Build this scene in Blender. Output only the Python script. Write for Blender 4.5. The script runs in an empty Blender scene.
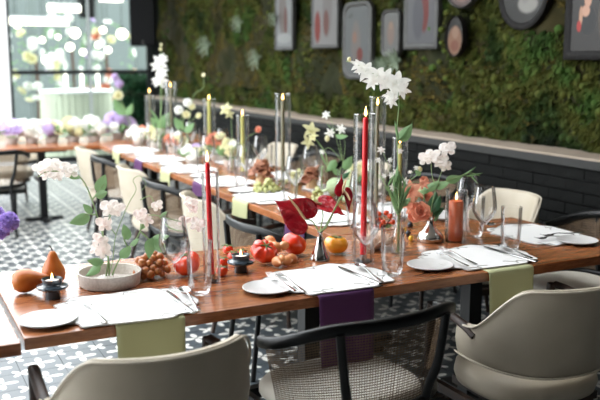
import bpy, math, random
from mathutils import Vector, Matrix
random.seed(7)
R = math.radians
PI = math.pi
S = bpy.context.scene
COL = S.collection

# ------------------------------------------------------------------ camera
FPX = 833.0
PITCH = math.atan(142 / 833.0)
YAW = R(26.7)
CZ = 1.60
cam = bpy.data.objects.new('camera', bpy.data.cameras.new('camera'))
COL.objects.link(cam)
cam.location = (0, 0, CZ)
cam.rotation_euler = (PI / 2 - PITCH, 0, -YAW)
cam.data.sensor_width = 36
cam.data.lens = FPX / 600 * 36
cam.data.dof.use_dof = True
cam.data.dof.focus_distance = 3.35
cam.data.dof.aperture_fstop = 2.2
cam.data.clip_end = 200
S.camera = cam

# ------------------------------------------------------------------ world, lights, exposure
w = bpy.data.worlds.new('overcast_sky')
S.world = w
w.use_nodes = True
w.node_tree.nodes['Background'].inputs[0].default_value = (0.93, 0.97, 1.0, 1)
w.node_tree.nodes['Background'].inputs[1].default_value = 4.2
S.view_settings.view_transform = 'Standard'
S.view_settings.look = 'None'
S.view_settings.gamma = 1
S.view_settings.use_curve_mapping = False
S.view_settings.exposure = 0.5
S.cycles.transparent_max_bounces = 40
S.cycles.max_bounces = 10


# ------------------------------------------------------------------ helpers
def ray(u, v):
    a = u - 300.0
    b = 200.0 - v
    fh = b * math.sin(PITCH) + FPX * math.cos(PITCH)
    return Vector((a * math.cos(YAW) + fh * math.sin(YAW), -a * math.sin(YAW) + fh * math.cos(YAW),
                   b * math.cos(PITCH) - FPX * math.sin(PITCH)))


CAMP = Vector((0, 0, CZ))


def at(u, v, z=.75):
    r = ray(u, v)
    return CAMP + r * ((z - CZ) / r.z)


def atX(u, v, X):
    r = ray(u, v)
    return CAMP + r * (X / r.x)


def atY(u, v, Y):
    r = ray(u, v)
    return CAMP + r * (Y / r.y)


def atD(u, v, d):
    return CAMP + ray(u, v) * (d / FPX)


def depth(p):
    p = Vector(p)
    f = p.x * math.sin(YAW) + p.y * math.cos(YAW)
    return f * math.cos(PITCH) - (p.z - CZ) * math.sin(PITCH)


def lin(h):
    out = []
    for i in (0, 2, 4):
        c = int(h[i:i + 2], 16) / 255
        out.append(c / 12.92 if c <= .04045 else ((c + .055) / 1.055) ** 2.4)
    return (*out, 1)


class MB:
    def __init__(s):
        s.v = []
        s.f = []

    def add(s, vs, fs):
        o = len(s.v)
        s.v += [tuple(p) for p in vs]
        s.f += [tuple(i + o for i in f) for f in fs]
        return s

    def grid(s, fn, nu, nv, closeu=False, closev=False):
        vs = [fn(i / nu, j / nv) for j in range(nv + (0 if closev else 1)) for i in range(nu + (0 if closeu else 1))]
        W = nu if closeu else nu + 1
        H = nv if closev else nv + 1
        fs = []
        for j in range(nv):
            for i in range(nu):
                a, b = i, (i + 1) % W
                c, d = j, (j + 1) % H
                fs.append((c * W + a, c * W + b, d * W + b, d * W + a))
        return s.add(vs, fs)

    def tube(s, pts, r, n=8, caps=True, squash=None):
        pts = [Vector(p) for p in pts]
        m = len(pts)
        rs = r if isinstance(r, (list, tuple)) else [r] * m
        vs = []
        up = None
        for i, p in enumerate(pts):
            t = (pts[min(i + 1, m - 1)] - pts[max(i - 1, 0)])
            t = t.normalized() if t.length > 1e-9 else Vector((0, 0, 1))
            if up is None:
                up = Vector((0, 0, 1)) if abs(t.z) < .9 else Vector((0, 1, 0))
            x = t.cross(up)
            if x.length < 1e-6:
                x = t.cross(Vector((1, 0, 0)))
            x.normalize()
            y = x.cross(t).normalized()
            up = y
            sy = squash if squash else 1
            for k in range(n):
                a = 2 * PI * k / n
                vs.append(p + x * math.cos(a) * rs[i] + y * math.sin(a) * rs[i] * sy)
        fs = [(i * n + k, i * n + (k + 1) % n, (i + 1) * n + (k + 1) % n, (i + 1) * n + k) for i in range(m - 1) for k in range(n)]
        if caps:
            fs.append(tuple(range(n))[::-1])
            fs.append(tuple((m - 1) * n + k for k in range(n)))
        return s.add(vs, fs)

    def lathe(s, prof, n=24, c=(0, 0, 0), close=False):
        c = Vector(c)
        m = len(prof)
        vs = [c + Vector((r * math.cos(2 * PI * k / n), r * math.sin(2 * PI * k / n), z)) for r, z in prof for k in range(n)]
        fs = [(i * n + k, i * n + (k + 1) % n, (i + 1) * n + (k + 1) % n, (i + 1) * n + k) for i in range(m - 1) for k in range(n)]
        if close:
            i = m - 1
            fs += [(i * n + k, i * n + (k + 1) % n, (k + 1) % n, k) for k in range(n)]
        else:
            if prof[0][0] > 1e-6: fs.append(tuple(range(n))[::-1])
            if prof[-1][0] > 1e-6: fs.append(tuple((m - 1) * n + k for k in range(n)))
        return s.add(vs, fs)

    def box(s, lo, hi):
        (a, b, c), (d, e, f) = lo, hi
        return s.add([(a, b, c), (d, b, c), (d, e, c), (a, e, c), (a, b, f), (d, b, f), (d, e, f), (a, e, f)],
                     [(3, 2, 1, 0), (4, 5, 6, 7), (0, 1, 5, 4), (1, 2, 6, 5), (2, 3, 7, 6), (3, 0, 4, 7)])

    def ball(s, c, r, nu=12, nv=8, fn=None):
        c = Vector(c)
        if not isinstance(r, (tuple, list, Vector)): r = (r, r, r)

        def g(u, v):
            a = 2 * PI * u
            b = PI * (v - .5)
            d = Vector((math.cos(b) * math.cos(a), math.cos(b) * math.sin(a), math.sin(b)))
            k = fn(a, b) if fn else 1
            return c + Vector((d.x * r[0], d.y * r[1], d.z * r[2])) * k
        return s.grid(g, nu, nv, closeu=True)

    def prism(s, pts, z0, z1):
        n = len(pts)
        vs = [(x, y, z0) for x, y in pts] + [(x, y, z1) for x, y in pts]
        fs = [tuple(range(n))[::-1], tuple(range(n, 2 * n))] + [(i, (i + 1) % n, n + (i + 1) % n, n + i) for i in range(n)]
        return s.add(vs, fs)

    def xf(s, M, start=0):
        for i in range(start, len(s.v)):
            s.v[i] = tuple(M @ Vector(s.v[i]))
        return s

    def build(s, name, mat, parent=None, smooth=True, angle=40, loc=None, rot=None):
        me = bpy.data.meshes.new(name)
        me.from_pydata(s.v, [], s.f)
        me.materials.append(mat)
        if smooth:
            me.polygons.foreach_set('use_smooth', [True] * len(me.polygons))
            if angle: me.set_sharp_from_angle(angle=R(angle))
        me.update()
        o = bpy.data.objects.new(name, me)
        COL.objects.link(o)
        if parent: o.parent = parent
        if loc: o.location = loc
        if rot: o.rotation_euler = rot
        return o


def link_mesh(name, me, parent=None, M=None):
    o = bpy.data.objects.new(name, me)
    COL.objects.link(o)
    if parent: o.parent = parent
    if M is not None: o.matrix_local = M
    return o


def tag(o, label=None, cat=None, group=None, kind=None):
    if label: o['label'] = label
    if cat: o['category'] = cat
    if group: o['group'] = group
    if kind: o['kind'] = kind
    return o


def empty(name, loc=(0, 0, 0), rz=0):
    o = bpy.data.objects.new(name, None)
    o.empty_display_size = .05
    COL.objects.link(o)
    o.location = loc
    o.rotation_euler = (0, 0, rz)
    return o


def copy_tree(o, parent=None):
    c = o.copy()
    COL.objects.link(c)
    c.parent = parent
    for ch in o.children:
        copy_tree(ch, c)
    return c


PROTO = {}


def inst(key, builder, loc, rz, label, cat, group=None, rot=None):
    if key in PROTO:
        o = copy_tree(PROTO[key])
    else:
        o = PROTO[key] = builder()
    o.location = loc
    o.scale = (1, 1, 1)
    o.rotation_euler = rot if rot else (0, 0, rz)
    if 'group' in o.keys(): del o['group']
    return tag(o, label, cat, group)


def aim(d, roll=0):
    """matrix whose local +z points along d"""
    d = Vector(d).normalized()
    return d.to_track_quat('Z', 'Y').to_matrix().to_4x4() @ Matrix.Rotation(roll, 4, 'Z')


def smooth_path(pts, n=6):
    pts = [Vector(p) for p in pts]
    if len(pts) < 3: return pts
    P = [pts[0] * 2 - pts[1]] + pts + [pts[-1] * 2 - pts[-2]]
    out = []
    for i in range(1, len(P) - 2):
        for k in range(n):
            t = k / n
            a, b, c, d = P[i - 1], P[i], P[i + 1], P[i + 2]
            out.append(.5 * ((2 * b) + (c - a) * t + (2 * a - 5 * b + 4 * c - d) * t * t + (3 * b - a - 3 * c + d) * t ** 3))
    out.append(pts[-1])
    return out


# ------------------------------------------------------------------ materials
def mat(name, col, rough=.5, metal=0, col2=None, scale=20, bump=0, bscale=80, spec=.5, coat=0, sss=0, stretch=None,
        contrast=(.35, .65), sheen=0, detail=4):
    m = bpy.data.materials.new(name)
    m.use_nodes = True
    nt = m.node_tree
    b = nt.nodes['Principled BSDF']
    b.inputs['Base Color'].default_value = lin(col)
    b.inputs['Roughness'].default_value = rough
    b.inputs['Metallic'].default_value = metal
    b.inputs['Specular IOR Level'].default_value = spec
    b.inputs['Coat Weight'].default_value = coat
    b.inputs['Coat Roughness'].default_value = .15
    if sss:
        b.inputs['Subsurface Weight'].default_value = sss
        b.inputs['Subsurface Radius'].default_value = (.01, .006, .004)
    if sheen: b.inputs['Sheen Weight'].default_value = sheen
    if col2 or bump:
        tc = nt.nodes.new('ShaderNodeTexCoord')
        mp = nt.nodes.new('ShaderNodeMapping')
        nt.links.new(tc.outputs['Object'], mp.inputs[0])
        if stretch: mp.inputs['Scale'].default_value = stretch
    if col2:
        n = nt.nodes.new('ShaderNodeTexNoise')
        n.inputs['Scale'].default_value = scale
        n.inputs['Detail'].default_value = detail
        nt.links.new(mp.outputs[0], n.inputs['Vector'])
        cr = nt.nodes.new('ShaderNodeValToRGB')
        cr.color_ramp.elements[0].position, cr.color_ramp.elements[1].position = contrast
        cr.color_ramp.elements[0].color = lin(col)
        cr.color_ramp.elements[1].color = lin(col2)
        nt.links.new(n.outputs['Fac'], cr.inputs[0])
        nt.links.new(cr.outputs[0], b.inputs['Base Color'])
    if bump:
        n2 = nt.nodes.new('ShaderNodeTexNoise')
        n2.inputs['Scale'].default_value = bscale
        n2.inputs['Detail'].default_value = 3
        nt.links.new(mp.outputs[0], n2.inputs['Vector'])
        bp = nt.nodes.new('ShaderNodeBump')
        bp.inputs['Strength'].default_value = bump
        bp.inputs['Distance'].default_value = .01
        nt.links.new(n2.outputs['Fac'], bp.inputs['Height'])
        nt.links.new(bp.outputs[0], b.inputs['Normal'])
    return m


def glass_mat(name, tint='ffffff', edge=.30, rough=.02):
    m = bpy.data.materials.new(name)
    m.use_nodes = True
    nt = m.node_tree
    nt.nodes.clear()
    out = nt.nodes.new('ShaderNodeOutputMaterial')
    mx = nt.nodes.new('ShaderNodeMixShader')
    tr = nt.nodes.new('ShaderNodeBsdfTransparent')
    tr.inputs[0].default_value = lin(tint)
    gl = nt.nodes.new('ShaderNodeBsdfGlossy')
    gl.inputs['Roughness'].default_value = rough
    lw = nt.nodes.new('ShaderNodeLayerWeight')
    lw.inputs['Blend'].default_value = edge
    mr = nt.nodes.new('ShaderNodeMath')
    mr.operation = 'MULTIPLY_ADD'
    mr.inputs[1].default_value = .6
    mr.inputs[2].default_value = .0
    nt.links.new(lw.outputs['Fresnel'], mr.inputs[0])
    nt.links.new(mr.outputs[0], mx.inputs[0])
    nt.links.new(tr.outputs[0], mx.inputs[1])
    nt.links.new(gl.outputs[0], mx.inputs[2])
    nt.links.new(mx.outputs[0], out.inputs[0])
    return m


def emit_mat(name, col, strength):
    m = bpy.data.materials.new(name)
    m.use_nodes = True
    b = m.node_tree.nodes['Principled BSDF']
    b.inputs['Base Color'].default_value = lin(col)
    b.inputs['Emission Color'].default_value = lin(col)
    b.inputs['Emission Strength'].default_value = strength
    return m


def petal_mat(name, col, col2=None, trans=.35, rough=.55):
    m = mat(name, col, rough, col2=col2, scale=60, spec=.3)
    b = m.node_tree.nodes['Principled BSDF']
    nt = m.node_tree
    t = nt.nodes.new('ShaderNodeBsdfTranslucent')
    t.inputs[0].default_value = lin(col)
    mx = nt.nodes.new('ShaderNodeMixShader')
    mx.inputs[0].default_value = trans
    out = [n for n in nt.nodes if n.type == 'OUTPUT_MATERIAL'][0]
    nt.links.new(b.outputs[0], mx.inputs[1])
    nt.links.new(t.outputs[0], mx.inputs[2])
    nt.links.new(mx.outputs[0], out.inputs[0])
    return m


def wood_mat(name, dark, light, rough=.25, axis='x', coat=.32):
    m = bpy.data.materials.new(name)
    m.use_nodes = True
    nt = m.node_tree
    b = nt.nodes['Principled BSDF']
    tc = nt.nodes.new('ShaderNodeTexCoord')
    mp = nt.nodes.new('ShaderNodeMapping')
    mp.inputs['Scale'].default_value = (1.2, 9, 9) if axis == 'x' else (9, 1.2, 9)
    n = nt.nodes.new('ShaderNodeTexNoise')
    n.inputs['Scale'].default_value = 3
    n.inputs['Detail'].default_value = 6
    n.inputs['Distortion'].default_value = .8
    n2 = nt.nodes.new('ShaderNodeTexNoise')
    n2.inputs['Scale'].default_value = 22
    n2.inputs['Detail'].default_value = 3
    cr = nt.nodes.new('ShaderNodeValToRGB')
    cr.color_ramp.elements[0].position = .32
    cr.color_ramp.elements[1].position = .7
    cr.color_ramp.elements[0].color = lin(dark)
    cr.color_ramp.elements[1].color = lin(light)
    mx = nt.nodes.new('ShaderNodeMath')
    mx.operation = 'MULTIPLY_ADD'
    mx.inputs[1].default_value = .35
    nt.links.new(tc.outputs['Object'], mp.inputs[0])
    nt.links.new(mp.outputs[0], n.inputs['Vector'])
    nt.links.new(mp.outputs[0], n2.inputs['Vector'])
    nt.links.new(n2.outputs['Fac'], mx.inputs[0])
    sub = nt.nodes.new('ShaderNodeMath')
    sub.operation = 'SUBTRACT'
    sub.inputs[1].default_value = .175
    nt.links.new(n.outputs['Fac'], sub.inputs[0])
    nt.links.new(sub.outputs[0], mx.inputs[2])
    nt.links.new(mx.outputs[0], cr.inputs[0])
    nt.links.new(cr.outputs[0], b.inputs['Base Color'])
    b.inputs['Roughness'].default_value = rough
    b.inputs['Coat Weight'].default_value = coat
    b.inputs['Coat Roughness'].default_value = .22
    b.inputs['Coat IOR'].default_value = 1.6
    bp = nt.nodes.new('ShaderNodeBump')
    bp.inputs['Strength'].default_value = .06
    nt.links.new(n2.outputs['Fac'], bp.inputs['Height'])
    nt.links.new(bp.outputs[0], b.inputs['Normal'])
    return m


def print_mat(name, bg, blobs, rough=.3):
    """flat print: soft ellipses of colour on a ground, in Generated coordinates (x across the picture, z up)"""
    m = bpy.data.materials.new(name)
    m.use_nodes = True
    nt = m.node_tree
    b = nt.nodes['Principled BSDF']
    b.inputs['Roughness'].default_value = rough
    b.inputs['Specular IOR Level'].default_value = .25
    tc = nt.nodes.new('ShaderNodeTexCoord')
    col = None
    rgb = nt.nodes.new('ShaderNodeRGB')
    rgb.outputs[0].default_value = lin(bg)
    col = rgb.outputs[0]
    for (cx, cz, rx, rz, c) in blobs:
        mp = nt.nodes.new('ShaderNodeMapping')
        mp.vector_type = 'TEXTURE'
        mp.inputs['Location'].default_value = (cx, 0, cz)
        mp.inputs['Scale'].default_value = (rx, 1e3, rz)
        nt.links.new(tc.outputs['Generated'], mp.inputs[0])
        ln = nt.nodes.new('ShaderNodeVectorMath')
        ln.operation = 'LENGTH'
        nt.links.new(mp.outputs[0], ln.inputs[0])
        mr = nt.nodes.new('ShaderNodeMapRange')
        mr.inputs['From Min'].default_value = .85
        mr.inputs['From Max'].default_value = 1.1
        mr.inputs['To Min'].default_value = 1
        mr.inputs['To Max'].default_value = 0
        nt.links.new(ln.outputs['Value'], mr.inputs[0])
        mx = nt.nodes.new('ShaderNodeMix')
        mx.data_type = 'RGBA'
        nt.links.new(mr.outputs[0], mx.inputs[0])
        nt.links.new(col, mx.inputs[6])
        mx.inputs[7].default_value = lin(c)
        col = mx.outputs[2]
    nt.links.new(col, b.inputs['Base Color'])
    return m


def tile_mat():
    """cement tile print: pale four-petal flower and corner arcs on charcoal, in the tile's own coordinates"""
    m = bpy.data.materials.new('cement_tile')
    m.use_nodes = True
    nt = m.node_tree
    N = nt.nodes.new
    L = nt.links.new
    b = nt.nodes['Principled BSDF']
    tc = N('ShaderNodeTexCoord')
    sp = N('ShaderNodeSeparateXYZ')
    L(tc.outputs['Object'], sp.inputs[0])

    def M(op, a, b_=None, c=None):
        n = N('ShaderNodeMath')
        n.operation = op
        for i, x in enumerate((a, b_, c)):
            if x is None: continue
            if isinstance(x, (int, float)): n.inputs[i].default_value = x
            else: L(x, n.inputs[i])
        return n.outputs[0]
    # the object coordinate repeats per tile (0.22 m)
    T = .22

    def rep(s):
        k = M('DIVIDE', s, T)
        k = M('FRACT', M('ADD', k, 1000.5))
        return M('MULTIPLY', M('SUBTRACT', k, .5), 2.0)
    x = rep(sp.outputs[0])
    y = rep(sp.outputs[1])
    r = M('SQRT', M('ADD', M('MULTIPLY', x, x), M('MULTIPLY', y, y)))
    th = M('ARCTAN2', y, x)
    pet = M('ADD', .40, M('MULTIPLY', M('COSINE', M('MULTIPLY', th, 4)), .34))
    f1 = M('LESS_THAN', r, pet)                      # four petals along the axes
    cen = M('GREATER_THAN', r, .1)
    f1 = M('MULTIPLY', f1, cen)
    ax = M('SUBTRACT', 1.0, M('ABSOLUTE', x))
    ay = M('SUBTRACT', 1.0, M('ABSOLUTE', y))
    rc = M('SQRT', M('ADD', M('MULTIPLY', ax, ax), M('MULTIPLY', ay, ay)))
    thc = M('ARCTAN2', ay, ax)
    petc = M('ADD', .30, M('MULTIPLY', M('COSINE', M('MULTIPLY', thc, 4)), -.20))
    f2 = M('LESS_THAN', rc, petc)                    # diagonal leaf in every corner
    fac = M('MAXIMUM', f1, f2)
    ns = N('ShaderNodeTexNoise')
    ns.inputs['Scale'].default_value = 9
    L(tc.outputs['Object'], ns.inputs['Vector'])
    mx = N('ShaderNodeMix')
    mx.data_type = 'RGBA'
    mx.inputs[6].default_value = lin('3f464b')
    mx.inputs[7].default_value = lin('cfcdc6')
    L(fac, mx.inputs[0])
    hs = N('ShaderNodeHueSaturation')
    L(mx.outputs[2], hs.inputs['Color'])
    L(M('ADD', .75, M('MULTIPLY', ns.outputs['Fac'], .5)), hs.inputs['Value'])
    L(hs.outputs[0], b.inputs['Base Color'])
    b.inputs['Roughness'].default_value = .33
    return m


def moss_mat(name, cols, scale=1.6):
    m = bpy.data.materials.new(name)
    m.use_nodes = True
    nt = m.node_tree
    b = nt.nodes['Principled BSDF']
    tc = nt.nodes.new('ShaderNodeTexCoord')
    n = nt.nodes.new('ShaderNodeTexNoise')
    n.inputs['Scale'].default_value = scale
    n.inputs['Detail'].default_value = 5
    n.inputs['Roughness'].default_value = .65
    nt.links.new(tc.outputs['Object'], n.inputs['Vector'])
    cr = nt.nodes.new('ShaderNodeValToRGB')
    el = cr.color_ramp.elements
    el[0].position = .3
    el[1].position = .72
    el[0].color = lin(cols[0])
    el[1].color = lin(cols[-1])
    for i, c in enumerate(cols[1:-1]):
        e = el.new(.3 + .42 * (i + 1) / (len(cols) - 1))
        e.color = lin(c)
    nt.links.new(n.outputs['Fac'], cr.inputs[0])
    nt.links.new(cr.outputs[0], b.inputs['Base Color'])
    b.inputs['Roughness'].default_value = .9
    b.inputs['Specular IOR Level'].default_value = .15
    return m


M = {}
M['wood'] = wood_mat('walnut_top', '784325', 'ae6e45', .24)
M['wood_y'] = wood_mat('walnut_top_long', '784325', 'ae6e45', .24, 'y')
M['darkwood'] = wood_mat('dark_walnut', '1c110b', '38200f', .5, coat=0)
M['black'] = mat('black_lacquer', '0a0c0d', .35, spec=.35)
M['blackmetal'] = mat('black_steel', '0e0f10', .45, .2)
M['leather'] = mat('cream_leather', 'b0a592', .5, col2='b9af9d', scale=6, bump=.08, bscale=250, spec=.4)
M['piping'] = mat('cream_piping', 'cfc5b3', .45)
M['fabric'] = mat('oat_fabric', 'd8d2c6', .8, bump=.1, bscale=400)
M['cane'] = mat('woven_cane', '665340', .6, col2='7a634a', scale=40)
M['linen'] = mat('white_linen', 'e3e2e0', .75, bump=.05, bscale=300)
M['thread'] = mat('taupe_thread', '6b6258', .7)
M['green_cloth'] = mat('sage_napkin', 'b6b88e', .8, bump=.08, bscale=300)
M['purple_cloth'] = mat('plum_napkin', '4d2054', .75, bump=.08, bscale=300)
M['stone'] = mat('grey_stoneware', 'cfcdcb', .35, col2='d8d6d4', scale=30, coat=.2)
M['stone_dark'] = mat('plate_underside', '8a8886', .6)
M['bowl'] = mat('speckled_stoneware', 'cac3bb', .6, col2='b9b1a8', scale=120)
M['steel'] = mat('polished_steel', 'b9b9b8', .16, 1)
M['silver'] = mat('silver_mirror', 'c8c5c0', .06, 1)
M['glass'] = glass_mat('clear_glass')
M['pane'] = glass_mat('window_glass', 'f4f8f7', .30)
M['smoke_glass'] = mat('smoked_glass', '39434b', .12, coat=.4)
M['red_wax'] = mat('red_wax', 'e0161f', .4, sss=.25)
M['yellow_wax'] = mat('chartreuse_wax', 'b0ab62', .4, sss=.1)
M['orange_wax'] = mat('terracotta_wax', 'c0603a', .4, sss=.1)
M['olive_wax'] = mat('olive_wax', '6f6a52', .4, sss=.1)
M['wick'] = mat('burnt_wick', '151210', .9)
M['flame'] = emit_mat('flame', 'ffc873', 9)
M['tomato'] = mat('tomato_skin', 'cf2a17', .18, col2='e0491d', scale=8, coat=.4)
M['otomato'] = mat('orange_tomato_skin', 'e8921c', .2, col2='f0a62c', scale=8, coat=.4)
M['calyx'] = mat('tomato_calyx', '5a6b34', .6)
M['pear'] = mat('russet_pear', 'b05a1c', .35, col2='c4762f', scale=14)
M['pear_stem'] = mat('pear_stem', '4a2c18', .7)
M['mush_cap'] = mat('brown_mushroom_cap', '9b5526', .3, col2='c07a42', scale=30, coat=.2)
M['mush_stem'] = mat('mushroom_stem', 'd9b48a', .6)
M['shallot'] = mat('pink_shallot_skin', 'c67a44', .25, col2='dfa06b', scale=18, coat=.2)
M['coral'] = mat('cream_coral_mushroom', 'e6d3c4', .7, col2='d6b9a4', scale=40)
M['stem'] = mat('green_stem', '84a068', .5)
M['stem_pale'] = mat('pale_stem', '9db07e', .55)
M['leaf'] = petal_mat('mid_leaf', '7fa070', '6a9160', .3, .45)
M['leaf_dark'] = petal_mat('dark_leaf', '3f6a4a', '345c3d', .2, .4)
M['pea'] = petal_mat('white_petal', 'fbf8f4', 'f6eeea', .6)
M['pink'] = petal_mat('blush_petal', 'fbf2ee', 'fdf8f5', .6)
M['peach'] = petal_mat('peach_petal', 'e9ad92', 'df8a6c', .4)
M['white'] = petal_mat('pure_white_petal', 'fbfbf8', 'f1f2ea', .6)
M['lilac'] = petal_mat('lilac_petal', 'd6c4e6', 'decfe9', .45)
M['purple'] = petal_mat('violet_petal', 'b9a0e2', 'c8b4ea', .5)
M['chart'] = petal_mat('chartreuse_petal', 'd9d6ab', 'cbc896', .4)
M['cream'] = petal_mat('cream_petal', 'eeeacb', 'e2dfb4', .35)
M['spathe'] = mat('waxy_red_spathe', 'a61422', .14, col2='7d0b18', scale=16, bump=.9, bscale=38)
M['spadix'] = mat('cream_spadix', 'd9bf93', .6)
M['hip'] = mat('rose_hip', 'c8431f', .2, coat=.3)
M['yberry'] = mat('yellow_berry', 'dcae33', .25)
M['dberry'] = mat('dark_berry', '1c2026', .25)
M['grape'] = mat('green_grape', 'a8a96c', .2, coat=.3, sss=.2)
M['artichoke'] = mat('artichoke_green', '8d9f76', .6, col2='a8b690', scale=20)
M['oyster'] = mat('brown_oyster', '8a5540', .6, col2='b07a58', scale=20)
M['brick'] = mat('black_painted_brick', '090a09', .8, col2='0e0f0e', scale=6, bump=.5, bscale=35, spec=.15)
M['mortar'] = mat('dark_mortar', '0b0c0b', .8)
M['ledge'] = mat('pale_ledge_stone', '9a8c7d', .8, col2='8f8172', scale=5, bump=.3, bscale=60)
M['ledge_dark'] = mat('dark_ledge_face', '1d1d1b', .6)
M['dark_plaster'] = mat('dark_plaster', '4a4743', .85)
M['plaster'] = mat('white_plaster', 'e6e4e0', .85)
M['white_paint'] = mat('white_paint', 'eeeeec', .5)
M['frame_black'] = mat('black_window_frame', '15191a', .4, .1)
M['grey_paint'] = mat('grey_paint', 'a3a9a8', .5)
M['grout'] = mat('floor_grout', '77767a', .85)
M['tile'] = tile_mat()
M['speaker'] = mat('black_speaker_cabinet', '060708', .7, spec=.15)
M['grille'] = mat('dark_speaker_grille', '090a0b', .7, spec=.15)
M['frame_silver'] = mat('aged_silver_frame', '3a3a38', .5, .2, col2='2c2b29', scale=12)
M['frame_dark'] = mat('dark_carved_frame', '0f0c0a', .6, col2='0a0807', spec=.2, scale=20, bump=.6, bscale=60)
M['airplant'] = mat('silver_green_leaf', '8f9c86', .7, col2='7b8a74', scale=12)
M['paving'] = mat('pale_paving', '8a8986', .7)
M['pale_wall'] = mat('pale_grey_render', '68706e', .8)
M['hedge'] = moss_mat('hedge_leaf', ['16301f', '24452c', '3a5c3c'], 4)
M['pleat'] = mat('pleated_sage_cloth', 'c6cab4', .8)
M['bulb'] = emit_mat('lit_bulb', 'fff3df', 3.5)
M['moss_a'] = moss_mat('moss_ground', ['13150b', '232614', '332e19', '1b2210'], 1.3)
M['moss_b'] = moss_mat('moss_tufts', ['12150a', '2b3116', '55491f', '31391a', '1f3014'], 2.1)
M['moss_c'] = moss_mat('moss_fern', ['111a0c', '273716', '4a4c20', '3a5424', '1b2b13'], 1.7)


# ------------------------------------------------------------------ structure
TABLES = {'a': (-1.65, .330, 2.535, 3.44), 'b': (.345, 3.02, 2.572, 3.45),
          'leg1': (1.92, 2.80, 3.462, 5.86), 'leg2': (1.92, 2.80, 5.865, 8.262), 'far': (-.85, 1.77, 8.27, 9.15), 'far2': (1.775, 3.2, 8.27, 9.15)}


def project(p):
    p = Vector(p)
    l = p.x * math.cos(YAW) - p.y * math.sin(YAW)
    f = p.x * math.sin(YAW) + p.y * math.cos(YAW)
    z = p.z - CZ
    d = f * math.cos(PITCH) - z * math.sin(PITCH)
    if d < .2: return None
    return 300 + FPX * l / d, 200 - FPX * (f * math.sin(PITCH) + z * math.cos(PITCH)) / d, d


def in_view(p, pad=8):
    q = project(p)
    if not q or not (-pad < q[0] < 600 + pad and -pad < q[1] < 400 + pad): return None
    return q


def under_table(p):
    t = (CZ - .75) / (CZ - p[2])
    if t >= 1: return False
    x, y = p[0] * t, p[1] * t
    return any(a < x < b and c < y < d for a, b, c, d in TABLES.values())


# floor: grout bed with cement tiles laid on it
floor = MB().box((-4.4, -3.2, -.15), (4.4, 13.3, -.006)).build('floor', M['grout'], smooth=False)
tag(floor, 'patterned cement tile floor under the dining tables', 'floor', kind='structure')
T = .22
cells = []
for i in range(-18, 18):
    for j in range(-12, 60):
        p = (i * T, j * T, 0)
        if p[1] > 13.05 or p[0] > 3.75: continue
        q = in_view(p)
        cells.append((q is None or under_table(p), q[2] if q else 99, i, j))
cells.sort()
tm = MB()
g = T / 2 - .0015
tm.box((-g, -g, -.008), (g, g, 0))
tile_me = None
rest = MB()
for k, (hid, d, i, j) in enumerate(cells):
    if k < 300 and not hid:
        if tile_me is None:
            o = tm.build('tile', M['tile'], floor, smooth=False)
            tile_me = o.data
        else:
            o = link_mesh('tile', tile_me, floor)
        o.location = (i * T, j * T, random.uniform(-.0006, .0004))
    else:
        rest.box((i * T - g, j * T - g, -.008), (i * T + g, j * T + g, 0))
o = rest.build('tile_field', M['tile'], floor, smooth=False)
tag(o, kind='stuff')

# right wall: backing behind the moss and the brick dado below the ledge
wr = MB().box((4.2, -3.2, -.15), (4.45, 13.4, 3.3)).box((3.874, -3.2, -.15), (4.2, 13.15, .935)).build('wall_right', M['mortar'], smooth=False)
tag(wr, 'dark wall with moss above and black brick below the ledge', 'wall', kind='structure')
BL, BH = .30, .0765
bcells = []
for r_ in range(12):
    for j in range(7, 46):
        y = j * BL + (BL / 2 if r_ % 2 else 0)
        z = .93 - BH * (r_ + .5)
        if y > 13.0: continue
        q = in_view((3.85, y, z), 20)
        bcells.append((q is None or under_table((3.85, y, z)), q[2] if q else 99, y, z))
bcells.sort()
bm = MB().box((0, -BL / 2 + .002, -BH / 2 + .006), (.035, BL / 2 - .002, BH / 2 - .006))
brick_me = None
rest = MB()
for k, (hid, d, y, z) in enumerate(bcells):
    x = 3.842 + random.uniform(0, .006)
    if k < 300 and not hid:
        if brick_me is None:
            o = bm.build('brick', M['brick'], wr, smooth=False)
            brick_me = o.data
        else:
            o = link_mesh('brick', brick_me, wr)
        o.location = (x, y, z)
    else:
        rest.box((x, y - BL / 2 + .002, z - BH / 2 + .006), (x + .035, y + BL / 2 - .002, z + BH / 2 - .006))
tag(rest.build('brick_field', M['brick'], wr, smooth=False), kind='stuff')
tag(MB().box((3.825, -3.2, .932), (4.2, 13.15, .985)).build('trim_1', M['ledge_dark'], smooth=False), 'dark fascia board under the pale ledge', 'trim', kind='structure')
tag(MB().box((3.822, -3.2, .985), (4.2, 13.15, 1.0)).build('trim_2', M['ledge'], smooth=False), 'pale stone ledge below the moss wall', 'ledge', kind='structure')

# ceiling, rear wall, far wall with its glazing
tag(MB().box((2.4, 2.9, 3.3), (4.45, 13.4, 3.45)).box((-4.4, -3.2, 3.3), (4.45, 2.9, 3.45)).build('ceiling', M['plaster'], smooth=False), 'unseen white plaster ceiling shaped to steer the daylight', 'ceiling', kind='structure')  # unseen slab, extended over the camera end so daylight comes from far and left
tag(MB().box((-4.4, -3.4, -.15), (4.45, -3.2, 3.3)).build('wall_back', M['dark_plaster'], smooth=False), 'dark rear wall behind the camera', 'wall', kind='structure')  # unseen wall, its finish darkened to lower the bounce on the chair backs
YW = 13.15
wf = MB().box((1.50, YW, -.15), (1.77, YW + .25, 3.3)).build('wall_far', M['white_paint'], smooth=False)
tag(wf, 'white column at the left of the garden windows', 'column', kind='structure')
tag(MB().box((3.94, YW - .02, -.15), (4.2, YW + .25, 3.3)).build('trim_3', M['frame_black'], smooth=False), 'black corner post beside the moss wall', 'post', kind='structure')


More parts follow.
